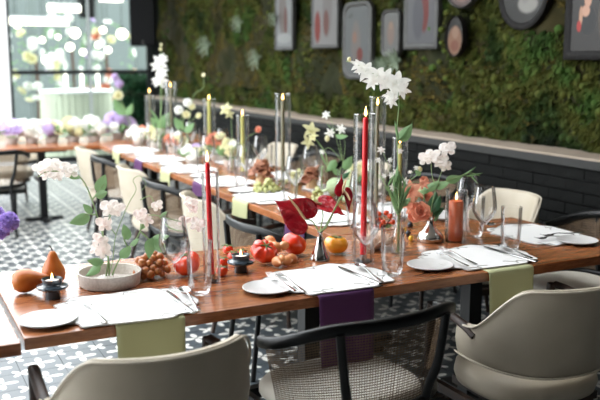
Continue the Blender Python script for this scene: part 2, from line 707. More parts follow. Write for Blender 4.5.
def window(n, x0, x1, zs, label, bar=None):
    e = empty('window_%d' % n, ((x0 + x1) / 2, YW + .06, 0))
    tag(e, label, 'window', kind='structure')
    h = (x1 - x0) / 2
    fr = MB()
    fr.box((-h, -.03, 0), (-h + .05, .03, 3.3)).box((h - .05, -.03, 0), (h, .03, 3.3))
    fr.box((-h, -.03, zs[0]), (h, .03, zs[0] + .08)).box((-h, -.03, zs[-1] - .05), (h, .03, zs[-1]))
    for z in zs[1:-1]: fr.box((-h, -.035, z - .03), (h, .035, z + .03))
    fr.build('window_frame', M['frame_black'], e, smooth=False)
    if bar:
        bx = bar - (x0 + x1) / 2
        MB().box((bx - .018, -.02, 0), (bx + .018, .02, 3.3)).build('glazing_bar', M['grey_paint'], e, smooth=False)
    for a, b in zip(zs, zs[1:]):
        MB().box((-h + .04, -.004, a + .02), (h - .04, .004, b - .02)).build('pane', M['pane'], e, smooth=False)


window(1, 1.77, 3.94, (0, 1.385, 3.3), 'wide black framed garden window beside the moss wall', 2.98)
window(2, .2, 1.50, (0, 1.385, 3.3), 'black framed garden window left of the white column')
window(3, -1.2, .2, (0, 1.385, 3.3), 'second garden window left of the white column')
window(4, -2.7, -1.2, (0, 1.385, 3.3), 'third garden window left of the white column')
window(5, -4.4, -2.7, (0, 1.385, 3.3), 'leftmost garden window of the far wall')
# left side: a colonnade open to the terrace
tag(MB().box((-4.4, -3.2, -.15), (-4.2, 1.2, 3.3)).build('blocker_wall_left', M['dark_plaster'], smooth=False), 'unseen solid left wall blocking light beside the camera', 'wall', kind='structure')  # unseen wall added to keep side light off the camera end
for k, y in enumerate((4.4, 8.6, 13.1)):
    tag(MB().box((-4.4, y - .1, -.15), (-4.2, y + .1, 3.3)).build('trim_%d' % (k + 4), M['white_paint'], smooth=False),
        'white post of the open terrace side, %s from the rear' % ('first', 'second', 'third')[k], 'post', kind='structure')
gr = MB().box((-30, -30, -.3), (40, 60, -.16)).build('ground', M['paving'], smooth=False)
tag(gr, 'pale paved terrace around the room', 'ground', kind='structure')

# ------------------------------------------------------------------ tables
def make_table(key, label, posts, long='x'):
    x0, x1, y0, y1 = TABLES[key]
    cx, cy = (x0 + x1) / 2, (y0 + y1) / 2
    e = empty('dining_table', (cx, cy, 0))
    tag(e, label, 'table', 'walnut dining tables')
    t = MB().box((x0 - cx, y0 - cy, .71), (x1 - cx, y1 - cy, .75)).build('tabletop', M['wood' if long == 'x' else 'wood_y'], e, smooth=False)
    bv = t.modifiers.new('b', 'BEVEL')
    bv.width = .003
    bv.segments = 2
    MB().box((x0 - cx + .12, y0 - cy + .2, .675), (x1 - cx - .12, y1 - cy - .2, .71)).build('underframe', M['blackmetal'], e, smooth=False)
    for px, py in posts:
        px -= cx
        py -= cy
        c = MB().box((px - .035, py - .035, .03), (px + .035, py + .035, .69)).build('pedestal', M['blackmetal'], e, smooth=False)
        b = MB()
        b.box((px - .03, py - .18, 0), (px + .03, py + .18, .03)).box((px - .18, py - .03, 0), (px + .18, py + .03, .03))
        b.build('foot', M['blackmetal'], c, smooth=False)
    return e


make_table('a', 'walnut table cut off by the left edge of the picture', [(-1.0, 3.0), (-.1, 3.0)])
make_table('b', 'long walnut table in the foreground set for dinner', [(.88, 3.0), (1.56, 3.02), (2.42, 3.02)])
make_table('leg1', 'walnut table running back from the foreground table', [(2.36, 3.9), (2.36, 5.5)], 'y')
make_table('leg2', 'farther walnut table of the row beside the moss wall', [(2.36, 6.2), (2.36, 7.9)], 'y')
make_table('far', 'walnut cross table at the far left by the windows', [(1.40, 8.5), (-.2, 8.7)])
make_table('far2', 'walnut cross table in the far corner behind the row', [(2.5, 8.72)])


# ------------------------------------------------------------------ chairs (local +y faces the table)
def sstep(a, b, x):
    t = max(0, min(1, (x - a) / (b - a)))
    return t * t * (3 - 2 * t)


def make_upholstered():
    e = empty('upholstered_armchair')
    A = R(102)

    def top(a): return .80 - .165 * sstep(R(40), R(82), abs(a)) - .012 * (abs(a) / A) ** 2

    def bot(a): return .452 + .045 * sstep(R(20), R(100), abs(a))
    n_sec = 14

    def shell(u, v):
        a = (u * 2 - 1) * A
        k = 2 * PI * v
        # rounded-rect section
        cx = math.copysign(abs(math.cos(k)) ** .55, math.cos(k))
        cz = math.copysign(abs(math.sin(k)) ** .45, math.sin(k))
        zt, zb = top(a), bot(a)
        z = (zt + zb) / 2 + cz * (zt - zb) / 2
        th = .023 * (1 - .35 * abs(cz))
        end = 1 - .6 * max(0, (abs(u * 2 - 1) - .97) / .03)
        lean = (z - .47) * .16 * (.4 + .6 * max(0, math.cos(a)))
        rx = .300 + lean * .5
        ry = .245 + lean
        fwd = .09 * sstep(R(60), A, abs(a))
        d = cx * th * end
        return Vector(((rx + d) * math.sin(a), -(ry + d) * math.cos(a) + fwd * 0, z))
    mb = MB().grid(shell, 44, n_sec, closev=True)
    # end caps
    W = 45
    for i in (0, 44):
        mb.f.append(tuple(j * W + i for j in range(n_sec)))
    back = mb.build('backrest', M['leather'], e, angle=70)
    pp = []
    for i in range(45):
        a = (i / 22 - 1) * A * .995
        z = top(a)
        lean = (z - .47) * .16 * (.4 + .6 * max(0, math.cos(a)))
        pp.append(((.300 + lean * .5 + .017) * math.sin(a), -(.245 + lean + .017) * math.cos(a), z - .006))
    MB().tube(pp, .0045, 6).build('piping', M['piping'], back)
    pp = []
    for i in range(45):
        a = (i / 22 - 1) * A * .99
        z = bot(a) + .004
        lean = (z - .47) * .16 * (.4 + .6 * max(0, math.cos(a)))
        pp.append(((.300 + lean * .5 + .016) * math.sin(a), -(.245 + lean + .016) * math.cos(a), z))
    MB().tube(pp, .004, 6).build('piping', M['piping'], back)

    # seat cushion

    def seat(u, v):
        a = 2 * PI * u
        c, s_ = math.cos(a), math.sin(a)
        x = math.copysign(abs(c) ** .75, c) * .245
        y = math.copysign(abs(s_) ** .75, s_) * .237 + .03
        prof = [(0, .315), (.8, .315), (.96, .325), (1, .36), (.97, .398), (.85, .42), (.5, .432), (0, .435)]
        f = v * (len(prof) - 1)
        k = min(int(f), len(prof) - 2)
        t = f - k
        rr = prof[k][0] * (1 - t) + prof[k + 1][0] * t
        zz = prof[k][1] * (1 - t) + prof[k + 1][1] * t
        return Vector((x * rr, (y - .03) * rr + .03, zz))
    MB().grid(seat, 32, 14, closeu=True).build('seat', M['leather'], e, angle=80)
    MB().box((-.19, -.15, .285), (.19, .22, .317)).build('seat_frame', M['darkwood'], e, smooth=False)
    for s_ in (-1, 1):
        MB().tube([(s_ * .28, .25, 0), (s_ * .29, .235, .4), (s_ * .295, .225, .64)], [.013, .02, .017], 10).build('leg', M['darkwood'], e)
        MB().tube([(s_ * .19, -.20, 0), (s_ * .175, -.15, .2), (s_ * .165, -.12, .31)], [.013, .018, .02], 10).build('leg', M['darkwood'], e)
        MB().tube(smooth_path([(s_ * .297, .205, .640), (s_ * .303, .14, .635), (s_ * .310, .0, .615), (s_ * .308, -.06, .59)]), .019, 10, squash=.75).build('arm', M['darkwood'], e)
        MB().box((s_ * .27 - .012, -.02, .28), (s_ * .27 + .012, .23, .315)).build('side_rail', M['darkwood'], e, smooth=False)
    return e


def make_cane_chair():
    e = empty('cane_armchair')
    A = R(84)

    def ring(a, z, d=0):
        lean = (z - .45) * .12
        rx = .315 + (z - .45) * .22 + d
        ry = .265 + lean + d
        sx = math.copysign(abs(math.sin(a)) ** .9, a)
        return Vector((rx * sx, -ry * abs(math.cos(a)) ** .8, z))

    def zt(a): return .775 - .075 * sstep(R(25), R(90), abs(a))

    def rail(u, v):
        a = (u * 2 - 1) * A
        k = 2 * PI * v
        cx = math.copysign(abs(math.cos(k)) ** .6, math.cos(k)) * .014
        cz = math.copysign(abs(math.sin(k)) ** .6, math.sin(k)) * .021
        p = ring(a, zt(a), cx)
        p.z += cz
        return p
    mb = MB().grid(rail, 48, 10, closev=True)
    for i in (0, 48): mb.f.append(tuple(j * 49 + i for j in range(10)))
    mb.build('top_rail', M['black'], e, angle=60)

    def low(u, v):
        a = (u * 2 - 1) * R(80)
        k = 2 * PI * v
        p = ring(a, .46, math.cos(k) * .013)
        p.z += math.sin(k) * .018
        return p
    mb = MB().grid(low, 36, 8, closev=True)
    for i in (0, 36): mb.f.append(tuple(j * 37 + i for j in range(8)))
    mb.build('lower_rail', M['black'], e, angle=60)
    # woven cane shell: crossing flat strands
    cn = MB()
    AC = R(80)
    nv = 104
    for k in range(nv + 1):
        a0 = (k / nv * 2 - 1) * AC
        da = AC / nv * .52
        cn.grid(lambda u, v: ring(a0 + (u - .5) * 2 * da * .5 + 0, .465 + (zt(a0) - .47) * v, .0012 if k % 2 else -.0012), 1, 4)
    nz = 32
    for k in range(1, nz):
        f = k / nz

        def hs(u, v):
            a = (u * 2 - 1) * AC
            z = .465 + (zt(a) - .47) * f + (v - .5) * .0042
            return ring(a, z, 0)
        cn.grid(hs, 40, 1)
    cn.build('cane_panel', M['cane'], e, smooth=False)
    for s_ in (-1, 1):
        a = R(31) * s_
        MB().tube(smooth_path([(s_ * .17, -.30, 0), ring(a * .85, .42, .012), ring(a * .93, .6, .02), ring(a * .98, zt(a) - .01, .012)]), [.013] * 6 + [.016] * 6 + [.0145] * 7, 10, squash=1.1).build('leg', M['black'], e)
        MB().tube([(s_ * .285, .27, 0), (s_ * .29, .25, .43)], [.014, .02], 10).build('leg', M['black'], e)
        MB().box((s_ * .285 - .012, -.16, .385), (s_ * .285 + .012, .24, .425)).build('side_rail', M['black'], e, smooth=False)
    MB().box((-.29, .21, .385), (.29, .245, .425)).build('front_rail', M['black'], e, smooth=False)
    MB().box((-.29, -.2, .385), (.29, -.165, .425)).build('back_rail', M['black'], e, smooth=False)

    def seat(u, v):
        an = 2 * PI * u
        c, s_ = math.cos(an), math.sin(an)
        x = math.copysign(abs(c) ** .6, c) * .272
        y = math.copysign(abs(s_) ** .6, s_) * .225
        prof = [(0, .412), (.9, .412), (1, .43), (1, .455), (.95, .472), (.6, .482), (0, .484)]
        f = v * 6
        k = min(int(f), 5)
        t = f - k
        rr = prof[k][0] * (1 - t) + prof[k + 1][0] * t
        return Vector((x * rr, y * rr + .03, prof[k][1] * (1 - t) + prof[k + 1][1] * t))
    MB().grid(seat, 28, 12, closeu=True).build('seat', M['fabric'], e, angle=80)
    return e


UP = ('upholstered', make_upholstered, 'cream leather armchair with dark wood legs ')
CA = ('cane', make_cane_chair, 'black framed armchair with woven cane back ')


def chair(kind, x, y, rz, where):
    k, b, l = kind
    return inst(k, b, (x, y, 0), rz, l + where, 'chair', 'cream upholstered armchairs' if k == 'upholstered' else 'black cane armchairs')


chair(UP, .675, 2.40, R(2), 'before the left green napkin')
chair(CA, 1.40, 2.43, R(5), 'before the foreground purple napkin')
chair(UP, 2.225, 2.395, R(0), 'before the right green napkin').scale = (1.07, 1.05, 1.0)
chair(CA, 3.13, 3.0, R(90), 'at the right table end')
LY = [3.86, 4.61, 5.35, 6.09, 6.83, 7.56]
ordn = ['first', 'second', 'third', 'fourth', 'fifth', 'sixth']
for k, y in enumerate(LY):
    o = chair(UP if k % 2 else CA, 1.87 if k % 2 else 1.865, (3.815, 4.62, 5.35, 6.11, 6.90, 7.60)[k], R(-90) + R(random.uniform(-4, 4)), '%s along the aisle side' % ordn[k])
    if k == 0: o.scale = (.92, 1, 1)
RY = [3.86, 4.68, 5.47, 6.27, 7.06]
for k, y in enumerate(RY):
    chair(CA if k % 2 else UP, 3.17, y, R(90) + R(random.uniform(-4, 4)), '%s along the moss wall side' % ordn[k])
chair(CA, .83, 8.0, R(4), 'at the near side of the far table')
chair(UP, 1.22, 9.5, R(178), 'behind the far left table')
chair(CA, .40, 9.52, R(184), 'behind the far table')

# ------------------------------------------------------------------ tableware
TZ = .75


def make_mat():
    e = empty('placemat')
    pts = []
    n = 120
    for k in range(n):
        a = 2 * PI * k / n
        c, s_ = math.cos(a), math.sin(a)
        x = math.copysign(abs(c) ** .55, c) * .232
        y = math.copysign(abs(s_) ** .62, s_) * .185
        f = 1 + .042 * math.cos(9 * a + .6) + .016 * math.cos(14 * a)
        pts.append((x * f, y * f))
    MB().prism(pts, 0, .003).build('cloth', M['linen'], e)
    MB().tube([(x * .993, y * .993, .0025) for x, y in pts + pts[:1]], .0016, 5).build('edging', M['thread'], e)
    for k, (ax, ay, rot, sc) in enumerate([(-.19, .12, .5, 1), (.18, .13, 2.4, 1), (-.12, -.15, .2, 1), (.08, -.155, -.3, 1.1), (.19, -.08, 1.4, 1), (-.2, -.04, -1.2, .9), (.02, .155, 0, 1.0)]):
        cur = []
        for i in range(26):
            t = i / 25
            th = t * 5.2
            x = (t - .5) * .10 + .018 * math.sin(th * 1.2)
            y = .016 * math.cos(th * 1.6) * (1 - .3 * t)
            cur.append((ax + (x * math.cos(rot) - y * math.sin(rot)) * sc, ay + (x * math.sin(rot) + y * math.cos(rot)) * sc, .0032))
        MB().tube(cur, .0014, 4).build('embroidery', M['thread'], e)
    return e


def make_napkin(mt, name):
    """strip lying on the table and hanging over its edge; local origin at the table edge, +y onto the table"""
    e = empty(name)
    path = [(.30, .0025), (.12, .0025), (.02, .0025), (.0, .0022), (-.008, -.003), (-.011, -.012), (-.011, -.05), (-.013, -.12), (-.012, -.19), (-.014, -.27)]

    def g(u, v):
        f = v * (len(path) - 1)
        k = min(int(f), len(path) - 2)
        t = f - k
        y = path[k][0] * (1 - t) + path[k + 1][0] * t
        z = path[k][1] * (1 - t) + path[k + 1][1] * t
        hang = max(0, -z) / .27
        return Vector(((u - .5) * .232 * (1 - .03 * hang), y - .006 * hang * (1 + math.sin(u * 9 + 1)), z))
    o = MB().grid(g, 14, 36).build('cloth', M[mt], e)
    sd = o.modifiers.new('s', 'SOLIDIFY')
    sd.thickness = .0022
    sd.offset = 1
    return e


def make_plate():
    e = empty('bread_plate')
    MB().lathe([(0, .0), (.05, .0), (.055, .002), (.085, .0105), (.0945, .0145), (.095, .017), (.093, .018), (.084, .0145), (.06, .008), (.0, .0065)], 40).build('dish', M['stone'], e)
    MB().lathe([(.052, -.0005), (.056, .0015), (.086, .0095), (.0955, .0145), (.0952, .0152), (.094, .0142), (.085, .0108), (.055, .0024)], 40, close=True).build('underside', M['stone_dark'], e)
    return e


def cut_profile(pts, w, t):
    """flat bar along y with width and height samples"""
    mb = MB()
    n = 8
    vs = []
    for (y, z), ww, tt in zip(pts, w, t):
        for k in range(n):
            a = 2 * PI * k / n
            vs.append((math.cos(a) * ww, y, z + math.sin(a) * tt))
    m = len(pts)
    fs = [(i * n + k, i * n + (k + 1) % n, (i + 1) * n + (k + 1) % n, (i + 1) * n + k) for i in range(m - 1) for k in range(n)]
    fs += [tuple(range(n)), tuple((m - 1) * n + k for k in range(n))]
    return mb.add(vs, fs)


def make_fork():
    e = empty('fork')
    cut_profile([(-.10, .004), (-.08, .004), (-.03, .006), (.02, .012), (.04, .012), (.055, .008)], [.006, .0075, .0045, .003, .004, .0105], [.0018] * 6).build('handle', M['steel'], e)
    for k in range(4):
        x = -.009 + k * .006
        MB().tube([(x, .053, .008), (x, .07, .007), (x * .95, .085, .009), (x * .9, .098, .014)], [.0019, .0018, .0015, .0009], 6).build('tine', M['steel'], e)
    return e


def make_knife():
    e = empty('knife')
    cut_profile([(-.11, .004), (-.09, .004), (-.03, .004), (.0, .004)], [.0065, .0075, .006, .005], [.003, .0035, .003, .002]).build('handle', M['steel'], e)
    cut_profile([(.0, .004), (.01, .004), (.06, .004), (.095, .004), (.112, .004)], [.005, .008, .0095, .0075, .001], [.0018, .0012, .001, .0009, .0006]).build('blade', M['steel'], e)
    return e


def make_spoon():
    e = empty('spoon')
    cut_profile([(-.10, .004), (-.08, .004), (-.03, .006), (.02, .012), (.045, .011)], [.006, .0075, .0045, .003, .004], [.0018] * 5).build('handle', M['steel'], e)

    def g(u, v):
        r = v
        a = 2 * PI * u
        return Vector((math.cos(a) * .019 * r, .07 + math.sin(a) * .03 * r, .003 + .009 * r * r))
    o = MB().grid(g, 18, 5, closeu=True).build('spoon_bowl', M['steel'], e)
    o.modifiers.new('s', 'SOLIDIFY').thickness = .0012
    return e


def make_wine():
    e = empty('wine_glass')
    MB().lathe([(0, 0), (.038, 0), (.0385, .0015), (.02, .004), (.006, .009), (.0042, .02), (.0040, .08), (.006, .098), (0, .1)], 28).build('foot', M['glass'], e)
    out = [(.004, .098), (.016, .107), (.040, .135), (.0535, .160), (.0565, .178), (.0545, .205), (.049, .24), (.0435, .275)]
    inn = [(r - .0014, z + (.002 if i < 3 else 0)) for i, (r, z) in enumerate(out)][::-1]
    MB().lathe(out + [(.0428, .2755)] + inn + [(.0005, .1005)], 28).build('glass_bowl', M['glass'], e)
    return e


def make_tumbler():
    e = empty('tumbler')
    out = [(.0, .0), (.028, .0), (.036, .006), (.042, .03), (.045, .08), (.0475, .197)]
    inn = [(.0455, .197), (.043, .08), (.039, .034), (.03, .022), (0, .020)]
    MB().lathe(out + [(.0465, .1978)] + inn, 32).build('glass_body', M['glass'], e)
    return e


GR = {'mat': 'white placemats', 'fork': 'steel forks', 'knife': 'steel knives', 'spoon': 'steel spoons', 'wine': 'wine glasses', 'tumbler': 'water glasses', 'plate': 'bread plates'}


def lay(key, builder, x, y, z, rz, label, cat):
    return inst(key, builder, (x, y, z), rz, label, cat, GR[key])


def lay_px(key, builder, tip, end, z, label, cat, L):
    a = at(*tip, z)
    b = at(*end, z)
    c = (a + b) / 2
    d = a - b
    o = lay(key, builder, c.x, c.y, z, math.atan2(d.y, d.x) - PI / 2, label, cat)
    o.scale = (1.25, max(1.1, d.length / L), 1.2)
    return o


def napkin(colour, x, y, rz, where):
    k = 'napkin_' + colour
    inst(k, lambda: make_napkin('green_cloth' if colour == 'sage' else 'purple_cloth', 'napkin'), (x, y, TZ), rz,
         ('sage green' if colour == 'sage' else 'plum purple') + ' napkin hanging ' + where, 'napkin', 'long napkins')


# --- foreground place settings
seats = [('s1', .743, 'sage', 'at the left seat'), ('s2', 1.482, 'plum', 'at the middle seat'), ('s3', 2.257, 'sage', 'at the right seat')]
for k, (nm, x, colr, wh) in enumerate(seats):
    wh2 = wh + ' of the foreground table'
    napkin(colr, x, 2.572, 0, wh2)
    mx = (.715, 1.515, 2.255)[k]
    my = (2.742, 2.758, 2.782)[k]
    lay('mat', make_mat, mx, my, TZ + .0052, R((-2, 3, 2)[k]), 'white scalloped placemat ' + wh2, 'placemat')
ZM = TZ + .0085
p = at(48, 323)
lay('plate', make_plate, p.x, p.y, TZ + .001, 0, 'pale bread plate at the left seat, half under the placemat', 'plate')
p = at(268, 291)
lay('plate', make_plate, p.x, p.y, TZ + .001, .4, 'grey bread plate left of the purple napkin', 'plate')
p = at(430, 268)
lay('plate', make_plate, p.x, p.y, TZ + .001, .9, 'grey bread plate at the right seat of the foreground table', 'plate')
p = at(577, 243)
lay('plate', make_plate, p.x, p.y, TZ + .001, .2, 'pale bread plate at the right table end', 'plate')
lay_px('fork', make_fork, (84, 303), (106, 324), ZM, 'steel fork on the left seat placemat', 'fork', .2)
lay_px('knife', make_knife, (168, 293), (192, 313), ZM, 'steel knife beside the spoon at the left seat', 'knife', .2)
lay_px('spoon', make_spoon, (183, 290), (199, 312), ZM + .0065, 'steel spoon at the left seat beside the water glass', 'spoon', .2)
lay_px('fork', make_fork, (277, 275), (305, 293), ZM, 'steel fork on the middle placemat, nearer the purple napkin', 'fork', .2)
lay_px('fork', make_fork, (268, 276), (295, 292), ZM + .010, 'steel fork on the middle placemat, nearer the grey plate', 'fork', .2)
lay_px('knife', make_knife, (340, 268), (378, 284), ZM, 'steel knife at the middle seat', 'knife', .2)
lay_px('spoon', make_spoon, (357, 266), (382, 283), ZM + .006, 'steel spoon at the middle seat', 'spoon', .2)
lay_px('fork', make_fork, (440, 250), (476, 265), ZM, 'steel fork at the right seat, farther from the plate', 'fork', .2)
lay_px('fork', make_fork, (436, 254), (468, 267), ZM + .008, 'steel fork at the right seat, touching the plate rim', 'fork', .2)
lay_px('knife', make_knife, (486, 248), (534, 262), ZM, 'steel knife at the right seat by the green napkin', 'knife', .2)
lay_px('spoon', make_spoon, (498, 247), (532, 259), ZM + .006, 'steel spoon at the right seat by the green napkin', 'spoon', .2)
# glasses of the foreground table
for key, b, px, lb in [('wine', make_wine, (175, 289), 'stemmed wine glass behind the spoon at the left seat'),
                       ('tumbler', make_tumbler, (200, 294), 'tall clear water glass before the small red candle'),
                       ('wine', make_wine, (365, 269), 'stemmed wine glass before the tall red candle'),
                       ('tumbler', make_tumbler, (392, 275), 'tall clear water glass left of the right seat plate'),
                       ('wine', make_wine, (483, 246), 'stemmed wine glass right of the terracotta pillar candle'),
                       ('tumbler', make_tumbler, (510, 250), 'tall clear water glass beside the right green napkin'),
                       ('wine', make_wine, (466, 231), 'stemmed wine glass just behind the terracotta pillar candle'),
                       ('tumbler', make_tumbler, (474, 237), 'water glass half hidden behind the wine glass')]:
    p = at(*px)
    lay(key, b, p.x, p.y, TZ + .0005, 0, lb, 'glass')
# right table end
lay('mat', make_mat, 2.82, 3.03, TZ + .003, R(92), 'white scalloped placemat at the right end of the table', 'placemat')
lay_px('fork', make_fork, (535, 241), (574, 236), ZM, 'steel fork at the right table end, prongs off the plate', 'fork', .2)
lay_px('fork', make_fork, (541, 238), (584, 233), ZM + .009, 'second steel fork at the right table end', 'fork', .2)
lay_px('spoon', make_spoon, (486, 227), (520, 224), ZM, 'steel spoon at the right table end', 'spoon', .2)


# --- settings along the tables behind
def setting(x, y, rz, colr, wh, full=True):
    def loc(lx, ly): return x + lx * math.cos(rz) - ly * math.sin(rz), y + lx * math.sin(rz) + ly * math.cos(rz)
    j = random.uniform
    napkin(colr, x, y, rz, wh)
    lay('mat', make_mat, *loc(j(-.015, .015), .185), TZ + .0052, rz + j(-.05, .05), 'white scalloped placemat ' + wh, 'placemat')
    lay('plate', make_plate, *loc(-.285, .13), TZ + .001, rz, 'grey bread plate ' + wh, 'plate')
    lay('fork', make_fork, *loc(-.17, .15), ZM, rz + .2 + j(-.1, .1), 'steel fork ' + wh, 'fork')
    lay('knife', make_knife, *loc(.16, .16), ZM, rz - .1, 'steel knife ' + wh, 'knife')
    lay('wine', make_wine, *loc(.20 + j(-.02, .02), .27), TZ + .0005, 0, 'stemmed wine glass ' + wh, 'glass')
    lay('tumbler', make_tumbler, *loc(.285, .19), TZ + .0005, 0, 'tall water glass ' + wh, 'glass')


for k, y in enumerate(LY):
    setting(1.92, y, R(-90), 'sage' if k % 2 else 'plum', 'at the %s aisle seat from the foreground table' % ordn[k])
for k, y in enumerate(RY):
    setting(2.80, y, R(90), 'plum' if k % 2 else 'sage', 'at the %s moss side seat from the foreground table' % ordn[k])


# ------------------------------------------------------------------ candles and hurricanes
def flame(parent, z):
    MB().lathe([(0, 0), (.0035, .004), (.005, .010), (.0042, .018), (.0022, .028), (0, .036)], 10, (0, 0, z)).build('flame', M['flame'], parent)


def candle_set(x, y, tube_r, tube_h, candle_h, wax, wax_name, where, lean=(0, 0), cr=.011, base=True):
    z = TZ
    g = empty('hurricane_glass', (x, y, z))
    tag(g, 'clear glass cylinder around the %s candle %s' % (wax_name, where), 'candle glass', 'hurricane glasses')
    MB().lathe([(tube_r, .004), (tube_r, tube_h - .001), (tube_r - .0012, tube_h), (tube_r - .0024, tube_h - .001), (tube_r - .0024, .004)], 36, close=True).build('glass_body', M['glass'], g)
    MB().tube([((tube_r - .0012) * math.cos(a * PI / 18), (tube_r - .0012) * math.sin(a * PI / 18), tube_h) for a in range(37)], .0016, 6, caps=False).build('rim', M['glass'], g)
    h = empty('candle_holder', (x, y, z))
    tag(h, 'dark metal foot under the %s candle %s' % (wax_name, where), 'candle holder', 'candle feet')
    MB().lathe([(0, .0), (tube_r - .006, .0), (tube_r - .006, .003), (.02, .005), (.0, .005)], 28).build('base', M['blackmetal'], h)
    MB().lathe([(cr + .001, .005), (cr + .004, .005), (cr + .004, .03), (cr + .001, .03)], 16, close=True).build('cup', M['steel'], h)
    c = empty('taper_candle', (x, y, z + .006))
    tag(c, 'slim %s taper candle burning %s' % (wax_name, where), 'candle', 'taper candles')
    lx, ly = lean
    MB().tube([(0, 0, 0), (lx * .5, ly * .5, candle_h * .5), (lx * .97, ly * .97, candle_h - .006), (lx, ly, candle_h)], [cr, cr * .93, cr * .86, cr * .5], 14).build('wax', M[wax], c)
    MB().tube([(lx, ly, candle_h - .002), (lx * 1.01, ly * 1.01, candle_h + .009)], .0011, 5).build('wick', M['wick'], c)
    MB().lathe([(0, 0), (.004, .005), (.0058, .012), (.0048, .022), (.0024, .034), (0, .044)], 10, (lx, ly, candle_h + .004)).build('flame', M['flame'], c)


p = at(212, 281)
candle_set(p.x, p.y, .033, .425, .455, 'red_wax', 'red', 'beside the left seat glasses', (-.012, -.004), .0105)
p = at(363, 261)
candle_set(p.x, p.y, .046, .622, .602, 'red_wax', 'tall red', 'at the middle seat', (.004, 0), .0128)
p = at(376, 215)
candle_set(p.x, p.y, .045, .645, .59, 'olive_wax', 'olive', 'behind the tall red candle', (0, 0), .011)
p = at(398.5, 220)
candle_set(p.x, p.y, .042, .44, .40, 'yellow_wax', 'chartreuse', 'before the white orchid spray', (0, 0), .0125)
p = at(283, 190)
candle_set(p.x, p.y, .052, .625, .575, 'olive_wax', 'olive', 'beside the green grapes', (0, 0), .0135)
p = at(243, 175)
candle_set(p.x, p.y, .046, .44, .43, 'yellow_wax', 'chartreuse', 'in the middle of the long row', (0, 0), .0165)
p = at(210, 160)
candle_set(p.x, p.y, .052, .51, .50, 'yellow_wax', 'pale chartreuse', 'by the peach blooms', (0, 0), .0165)
p = at(172, 150)
candle_set(p.x, p.y, .055, .63, .58, 'olive_wax', 'olive', 'near the white delphinium', (0, 0), .0135)
p = at(151, 143)
candle_set(p.x, p.y, .05, .47, .50, 'olive_wax', 'olive', 'at the far end of the row', (0, 0), .0135)

# pillar candle in a wide glass
p = at(455, 241)
e = empty('pillar_candle', (p.x, p.y, TZ + .004))
tag(e, 'thick terracotta pillar candle burning in a wide clear glass', 'candle')
MB().lathe([(0, 0), (.031, 0), (.033, .003), (.033, .185), (.030, .189), (.02, .187), (0, .187)], 28).build('wax', M['orange_wax'], e)
MB().tube([(0, 0, .186), (0, 0, .197)], .0013, 5).build('wick', M['wick'], e)
flame(e, .192)
g = empty('hurricane_glass', (p.x, p.y, TZ))
tag(g, 'wide clear glass cylinder around the terracotta pillar candle', 'candle glass', 'hurricane glasses')
MB().lathe([(0, 0), (.050, 0), (.051, .245), (.0485, .245), (.0485, .003), (0, .003)], 40).build('glass_body', M['glass'], g)


# smoked glass tealight holders
def make_tea():
    e = empty('tealight_holder')
    MB().lathe([(0, 0), (.027, 0), (.028, .003), (.026, .024), (.03, .030), (.052, .037), (.056, .042), (.055, .047), (.038, .050), (.034, .054), (.036, .064), (.0375, .072), (.036, .073), (.033, .064), (.03, .055), (0, .054)], 36).build('holder', M['smoke_glass'], e)
    c = MB().lathe([(0, .0545), (.026, .0545), (.026, .064), (0, .064)], 24).build('tealight', M['linen'], e)
    MB().lathe([(0, .064), (.0035, .068), (.005, .073), (.0035, .082), (0, .095)], 10).build('flame', M['flame'], c)
    return e


for px, lb in [((53, 298), 'smoked glass tealight holder in front of the standing pear'), ((241, 272), 'smoked glass tealight holder right of the small red candle')]:
    p = at(*px)
    inst('tea', make_tea, (p.x, p.y, TZ), 0, lb, 'tealight', 'smoked glass tealights')

# ------------------------------------------------------------------ fruit, vegetables and mushrooms
def make_pear():
    e = empty('pear')
    prof = [(0, .004), (.012, 0), (.028, .004), (.0405, .02), (.0445, .042), (.041, .062), (.031, .082), (.022, .1), (.0165, .116), (.011, .126), (.004, .130), (0, .1295)]
    MB().lathe(prof, 24).build('flesh', M['pear'], e)
    MB().tube(smooth_path([(0, 0, .127), (-.002, 0, .138), (-.010, 0, .150)]), [.0022] * 6 + [.002] * 6 + [.003], 7).build('stalk', M['pear_stem'], e)
    MB().lathe([(0, -.002), (.005, -.002), (.006, .003), (0, .004)], 10).build('blossom_end', M['pear_stem'], e)
    return e


p = at(54, 284)
d_ = (Vector((math.cos(YAW), -math.sin(YAW), 0)))
inst('pear', make_pear, (p.x, p.y, TZ), 0, 'russet brown pear standing upright behind the tealight', 'pear', 'russet pears', rot=(0, 0, R(-27)))
p = at(14, 295)
o = inst('pear', make_pear, (p.x, p.y + .02, TZ + .0435), 0, 'russet brown pear lying on its side near the table seam', 'pear', 'russet pears',
         rot=(R(0), R(86), R(-14)))


def make_tomato(name, mt, rx, rz, ribs=6, depth_=.05):
    e = empty(name)

    def fn(a, b):
        k = 1 + depth_ * math.cos(ribs * a + .5) * math.cos(b) * (.4 + .6 * max(0, math.sin(b) + .3))
        if math.sin(b) > .75: k *= 1 - .28 * ((math.sin(b) - .75) / .25) ** 1.5
        return k
    MB().ball((0, 0, 0), (rx, rx, rz), 36, 20, fn).build('flesh', M[mt], e)
    c = MB()
    for k in range(5):
        a = 2 * PI * k / 5
        c.tube([(0, 0, rz * 1.75), (math.cos(a) * .012, math.sin(a) * .012, rz * 1.80), (math.cos(a) * .024, math.sin(a) * .024, rz * 1.80), (math.cos(a + .2) * .031, math.sin(a + .2) * .031, rz * 1.76)], [.003, .003, .002, .0006], 5)
    c.tube([(0, 0, rz * 1.72), (.003, 0, rz * 1.9)], .0025, 6)
    c.xf(Matrix.Translation((0, 0, -rz * .97)))
    c.build('calyx', M['calyx'], e)
    return e


